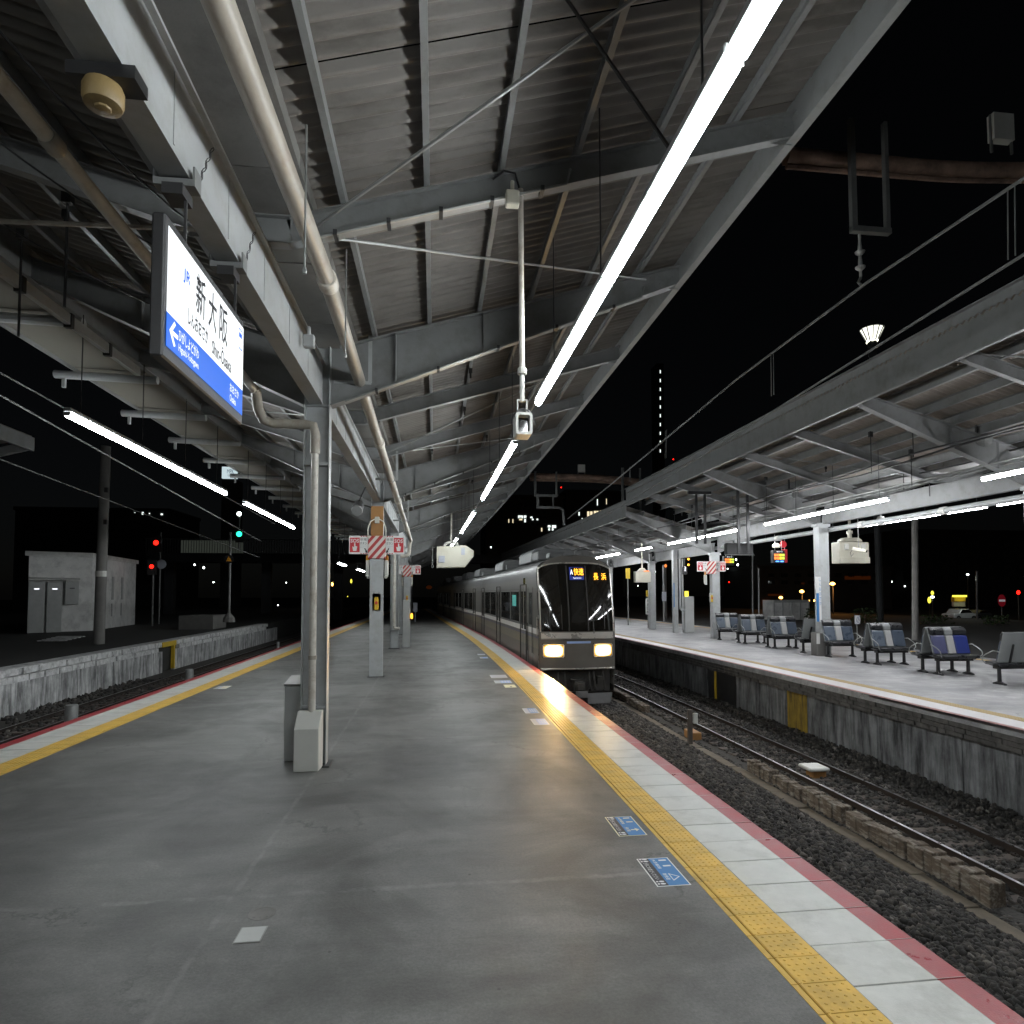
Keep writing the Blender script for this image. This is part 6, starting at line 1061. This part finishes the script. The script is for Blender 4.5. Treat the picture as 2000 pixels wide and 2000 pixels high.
text('止まれ', (-.22, -.035, p.z+.9-.06), (1, 0, 0), (0, 0, 1), .44, .12, 'redp', t)
def carmodel(x0, x1, yb, Y, label, mat):
    a, c = P(x0, yb, Y=Y), P(x1, yb, Y=Y); L = c.x-a.x; t = thing('parked_car', label, 'car', (a.x, Y, a.z)); O = (a.x, Y, a.z); h = L*.42
    pr = [(0, .18), (0, .5), (.05, .58), (.2, .62), (.33, .97), (.4, 1.0), (.62, 1.0), (.78, .66), (.95, .58), (1, .5), (1, .18)]
    MB(O).prism([(a.x+L*u, Y, a.z+h*v) for u, v in pr], (0, 1.8, 0)).build('body', mat, t, bevel=.06)
    MB(O).prism([(a.x+L*u, Y-.01, a.z+h*v) for u, v in ((.24, .64), (.345, .93), (.62, .94), (.74, .67))], (0, .02, 0)).build('window', 'glass', t)
    for u in (.18, .8):
        w_ = MB(O).path([(a.x+L*u, Y-.02, a.z+h*.2), (a.x+L*u, Y+.2, a.z+h*.2)], h*.22, 14).build('wheel', 'tyre', t); MB(O).path([(a.x+L*u, Y-.03, a.z+h*.2), (a.x+L*u, Y-.02, a.z+h*.2)], h*.12, 10).build('rim', 'stainless', w_)
carmodel(1864, 1912, 1212, 62, 'pale saloon car parked beyond the benches', 'bodyw'); carmodel(1905, 1940, 1208, 68, 'dark car half hidden behind the pale saloon', 'bld')
l = bpy.data.lights.new('car_park_lamp', 'POINT'); l.energy = 140; l.color = (.9, 1, .95); l.shadow_soft_size = .2; o = bpy.data.objects.new('car_park_lamp', l); COL.objects.link(o); o.location = P(1890, 1130, Y=60)
t, a, c = panel('freight_container', 'pale container body standing behind the left benches', 'container', 1512, 1172, 1579, 1212, 60, 2.2, 'shed', 'body'); O = (a.x, 60, a.z); w = c.x-a.x
for k in range(5): MB(O).box(a.x+w*k/4-.05, a.x+w*k/4+.05, 59.93, 60, a.z, c.z).build('post', 'shed2', t)
MB(O).box(a.x, c.x, 59.92, 60, c.z-.25, c.z).build('top_rail', 'shed2', t)
for x, Y, y0, y1, r, l, m_ in ((1787, 33, 1005, 1262, .17, 'thick dark concrete pole behind the right benches', 'conc'), (1908, 58, 1115, 1215, .1, 'thin grey pole in front of the parked cars', 'dullgal'), (1482, 48, 1110, 1215, .06, 'thin dark pole left of the orange lamps', 'dullgal'), (1470, 52, 1080, 1215, .07, 'thin dark pole farther left of the orange lamps', 'dullgal'), (1185, 60, 1120, 1210, .1, 'dim pole behind the train flank', 'dullgal')):
    a, c = P(x, y1, Y=Y), P(x, y0, Y=Y); tag(MB((a.x, Y, -1)).tube((a.x, Y, -1), (c.x, Y, c.z), r, 10).build('utility_pole', m_, smooth=True), l, 'pole')
# mast lamp beyond the far roof
p = P(1703, 650, Y=55); t = thing('mast_lamp', 'glowing white flared lantern on a mast above the far canopy', 'street lamp', (p.x, 55, -.9)); O = (p.x, 55, -.9); n = 12
b = MB(O); b.lathe(p-V((0, 0, .85)), [(.45, 0), (1.0, 1.2), (.95, 1.22), (.3, .3)], n); b.build('lantern', E('lantern_glass', (1., 1., .86), 1.8), t)
b = MB(O)
for i in range(n): a = 2*math.pi*i/n; b.bar(p+V((.47*math.cos(a), .47*math.sin(a), -.86)), p+V((1.06*math.cos(a), 1.06*math.sin(a), .38)), .07, .07)
b.lathe(p+V((0, 0, .36)), [(1.1, 0), (1.1, .06), (.4, .12)], n); b.build('ribs', 'dullgal', t)
for k in range(6): a = math.pi*2*k/6; MB(O).lathe(p+V((.42*math.cos(a), .42*math.sin(a), -.95)), [(.08, 0), (.14, .1), (.08, .25)], 8).build('bulb', E('lantern_bulb', (1., 1., .75), 6) if k == 0 else bpy.data.materials['lantern_bulb'], t)
b = MB(O); b.lathe((p.x, 55, -.9), [(.3, 0), (.3, p.z-2.4+.9), (.36, p.z-2.3+.9), (.45, p.z-.9+.9)], 12); b.build('mast', 'bld', t, smooth=True)
# dark shrubs at the street edge
for i, (x, Y, yb, hpx, wpx, l) in enumerate(((1590, 56, 1222, 34, 40, 'dark shrub against the pale container'), (1690, 52, 1228, 40, 60, 'dark shrub right of the big far column'), (1830, 50, 1232, 30, 70, 'dark hedge plant below the yellow shop lights'), (1945, 48, 1236, 34, 60, 'dark hedge plant below the no entry sign'))):
    q = P(x, yb, Y=Y); top_ = P(x, yb-hpx, Y=Y); wd = P(x+wpx, yb, Y=Y).x-q.x; t = thing('shrub', l, 'shrub', (q.x, Y, -.9)); b = MB((q.x, Y, -.9))
    for k in range(420):
        u, a, zz = random.random()**.5, random.uniform(0, 6.28), random.random(); r = wd*.5*u*(1-.5*abs(zz-.4)); c = V((q.x+r*math.cos(a), Y+r*.6*math.sin(a), -.9+(top_.z+.9)*zz)); s_ = random.uniform(.08, .17)
        d1 = V((random.uniform(-1, 1), random.uniform(-1, 1), random.uniform(-.6, .6))).normalized()*s_; d2 = d1.cross(V((random.uniform(-1, 1), random.uniform(-1, 1), random.uniform(-1, 1)))).normalized()*s_*.5; b.add([c-d1, c+d2, c+d1, c-d2], [(0, 1, 2, 3)])
    b.build('foliage', 'leaf', t); MB((q.x, Y, -.9)).tube((q.x, Y, -.95), (q.x, Y, top_.z*.6), .06, 6).build('stem', 'timber', t)
p = P(811, 1186, Y=60); tag(MB(p).box(p.x-.2, p.x+.2, 60, 60.06, p.z-.42, p.z+.42).tube((p.x, 60.1, -.2), (p.x, 60.1, p.z), .04, 6).build('end_plate', 'greyp'), 'small grey upright plate at the dark far end of the platform', 'sign')

# ================================================================== CONDUITS, CABLES AND SMALL FITTINGS OF THE NEAR ROOF
a, c = P(1108, 0, Z=7.25), V((1.62, 4.05, 5.66)); tag(MB(c).path([a+(a-c)*.4, a, c], .014, 5).build('power_cable', 'black'), 'dark cable slanting down from the roof to the big strip light', 'cable')
for i, (y, x0, x1, l) in enumerate(((6.47, -1.3, 1.4, 'thin conduit clipped under the rafter that carries the hanging mirror'), (9.9, -1.4, 3.4, 'thin conduit clipped under the haunched rafter of the first column'), (20.25, -1.4, 3.2, 'thin conduit clipped under the haunched rafter of the SOS column'))):
    zz = (lambda x: 6.2+.295*max(0, x+1.5)-.03) if i == 0 else (lambda x: 5.55+(7.85-5.55)*(x+1.63)/5.73-.04); t = thing('conduit', l, 'conduit', (x0, y, zz(x0))); MB((x0, y, zz(x0))).path([(x0, y, zz(x0)), (x1, y, zz(x1)), (x1+.05, y+.05, zz(x1)+.2)], .018, 6).build('pipe_run', 'galv', t, smooth=True)
    for k in range(5): x = x0+(x1-x0)*(k+.5)/5; MB((x0, y, zz(x0))).box(x-.02, x+.02, y-.03, y+.12, zz(x)-.025, zz(x)+.03).build('clip', 'dark', t)
for i, (x, y, z, l) in enumerate(((.8, 6.42, 6.78, 'small cream junction box at the top of the hanging mirror pole'), (-1.62, 8.2, 5.85, 'small grey junction box on the girder before the first column'))):
    tag(MB((x, y, z)).box(x-.07, x+.07, y-.05, y+.05, z-.08, z+.08).box(x-.02, x+.02, y-.02, y+.02, z+.08, z+.2).build('junction_box', 'cream' if i == 0 else 'steel2', bevel=.01), l, 'junction box')
for i, (x0, y0, z0, x1, y1, z1, l) in enumerate(((-3.2, 3.0, 6.75, -2.3, 6.4, 6.2, 'cable loop sagging beside the mottled pipe, nearer one'), (-4.6, 5.0, 7.1, -2.4, 8.0, 6.4, 'cable sagging under the left purlins, middle one'), (-5.6, 6.6, 7.2, -3.2, 9.9, 6.6, 'cable sagging near the left eave duct, far one'))):
    A_, B_ = V((x0, y0, z0)), V((x1, y1, z1)); tag(MB(A_).path([A_+(B_-A_)*u-V((0, 0, .5*4*u*(1-u)*.5)) for u in np.linspace(0, 1, 9)], .011, 5).build('roof_cable', 'black'), l, 'cable')
for i, (x, y) in enumerate(((-1.1, 5.35), (-1.05, 7.4))):
    z = 6.3+.06*i; tag(MB((x, y, z)).tube((x, y, z-.95), (x, y, z+.3), .009, 5).lathe((x, y, z-1.0), [(.018, 0), (.02, .03), (.012, .06)], 6).build('pull_rod', 'galv'), ('thin pull rod hanging beside the thick beige pipe, nearer', 'thin pull rod hanging beside the pipe coupling, farther')[i], 'rod')
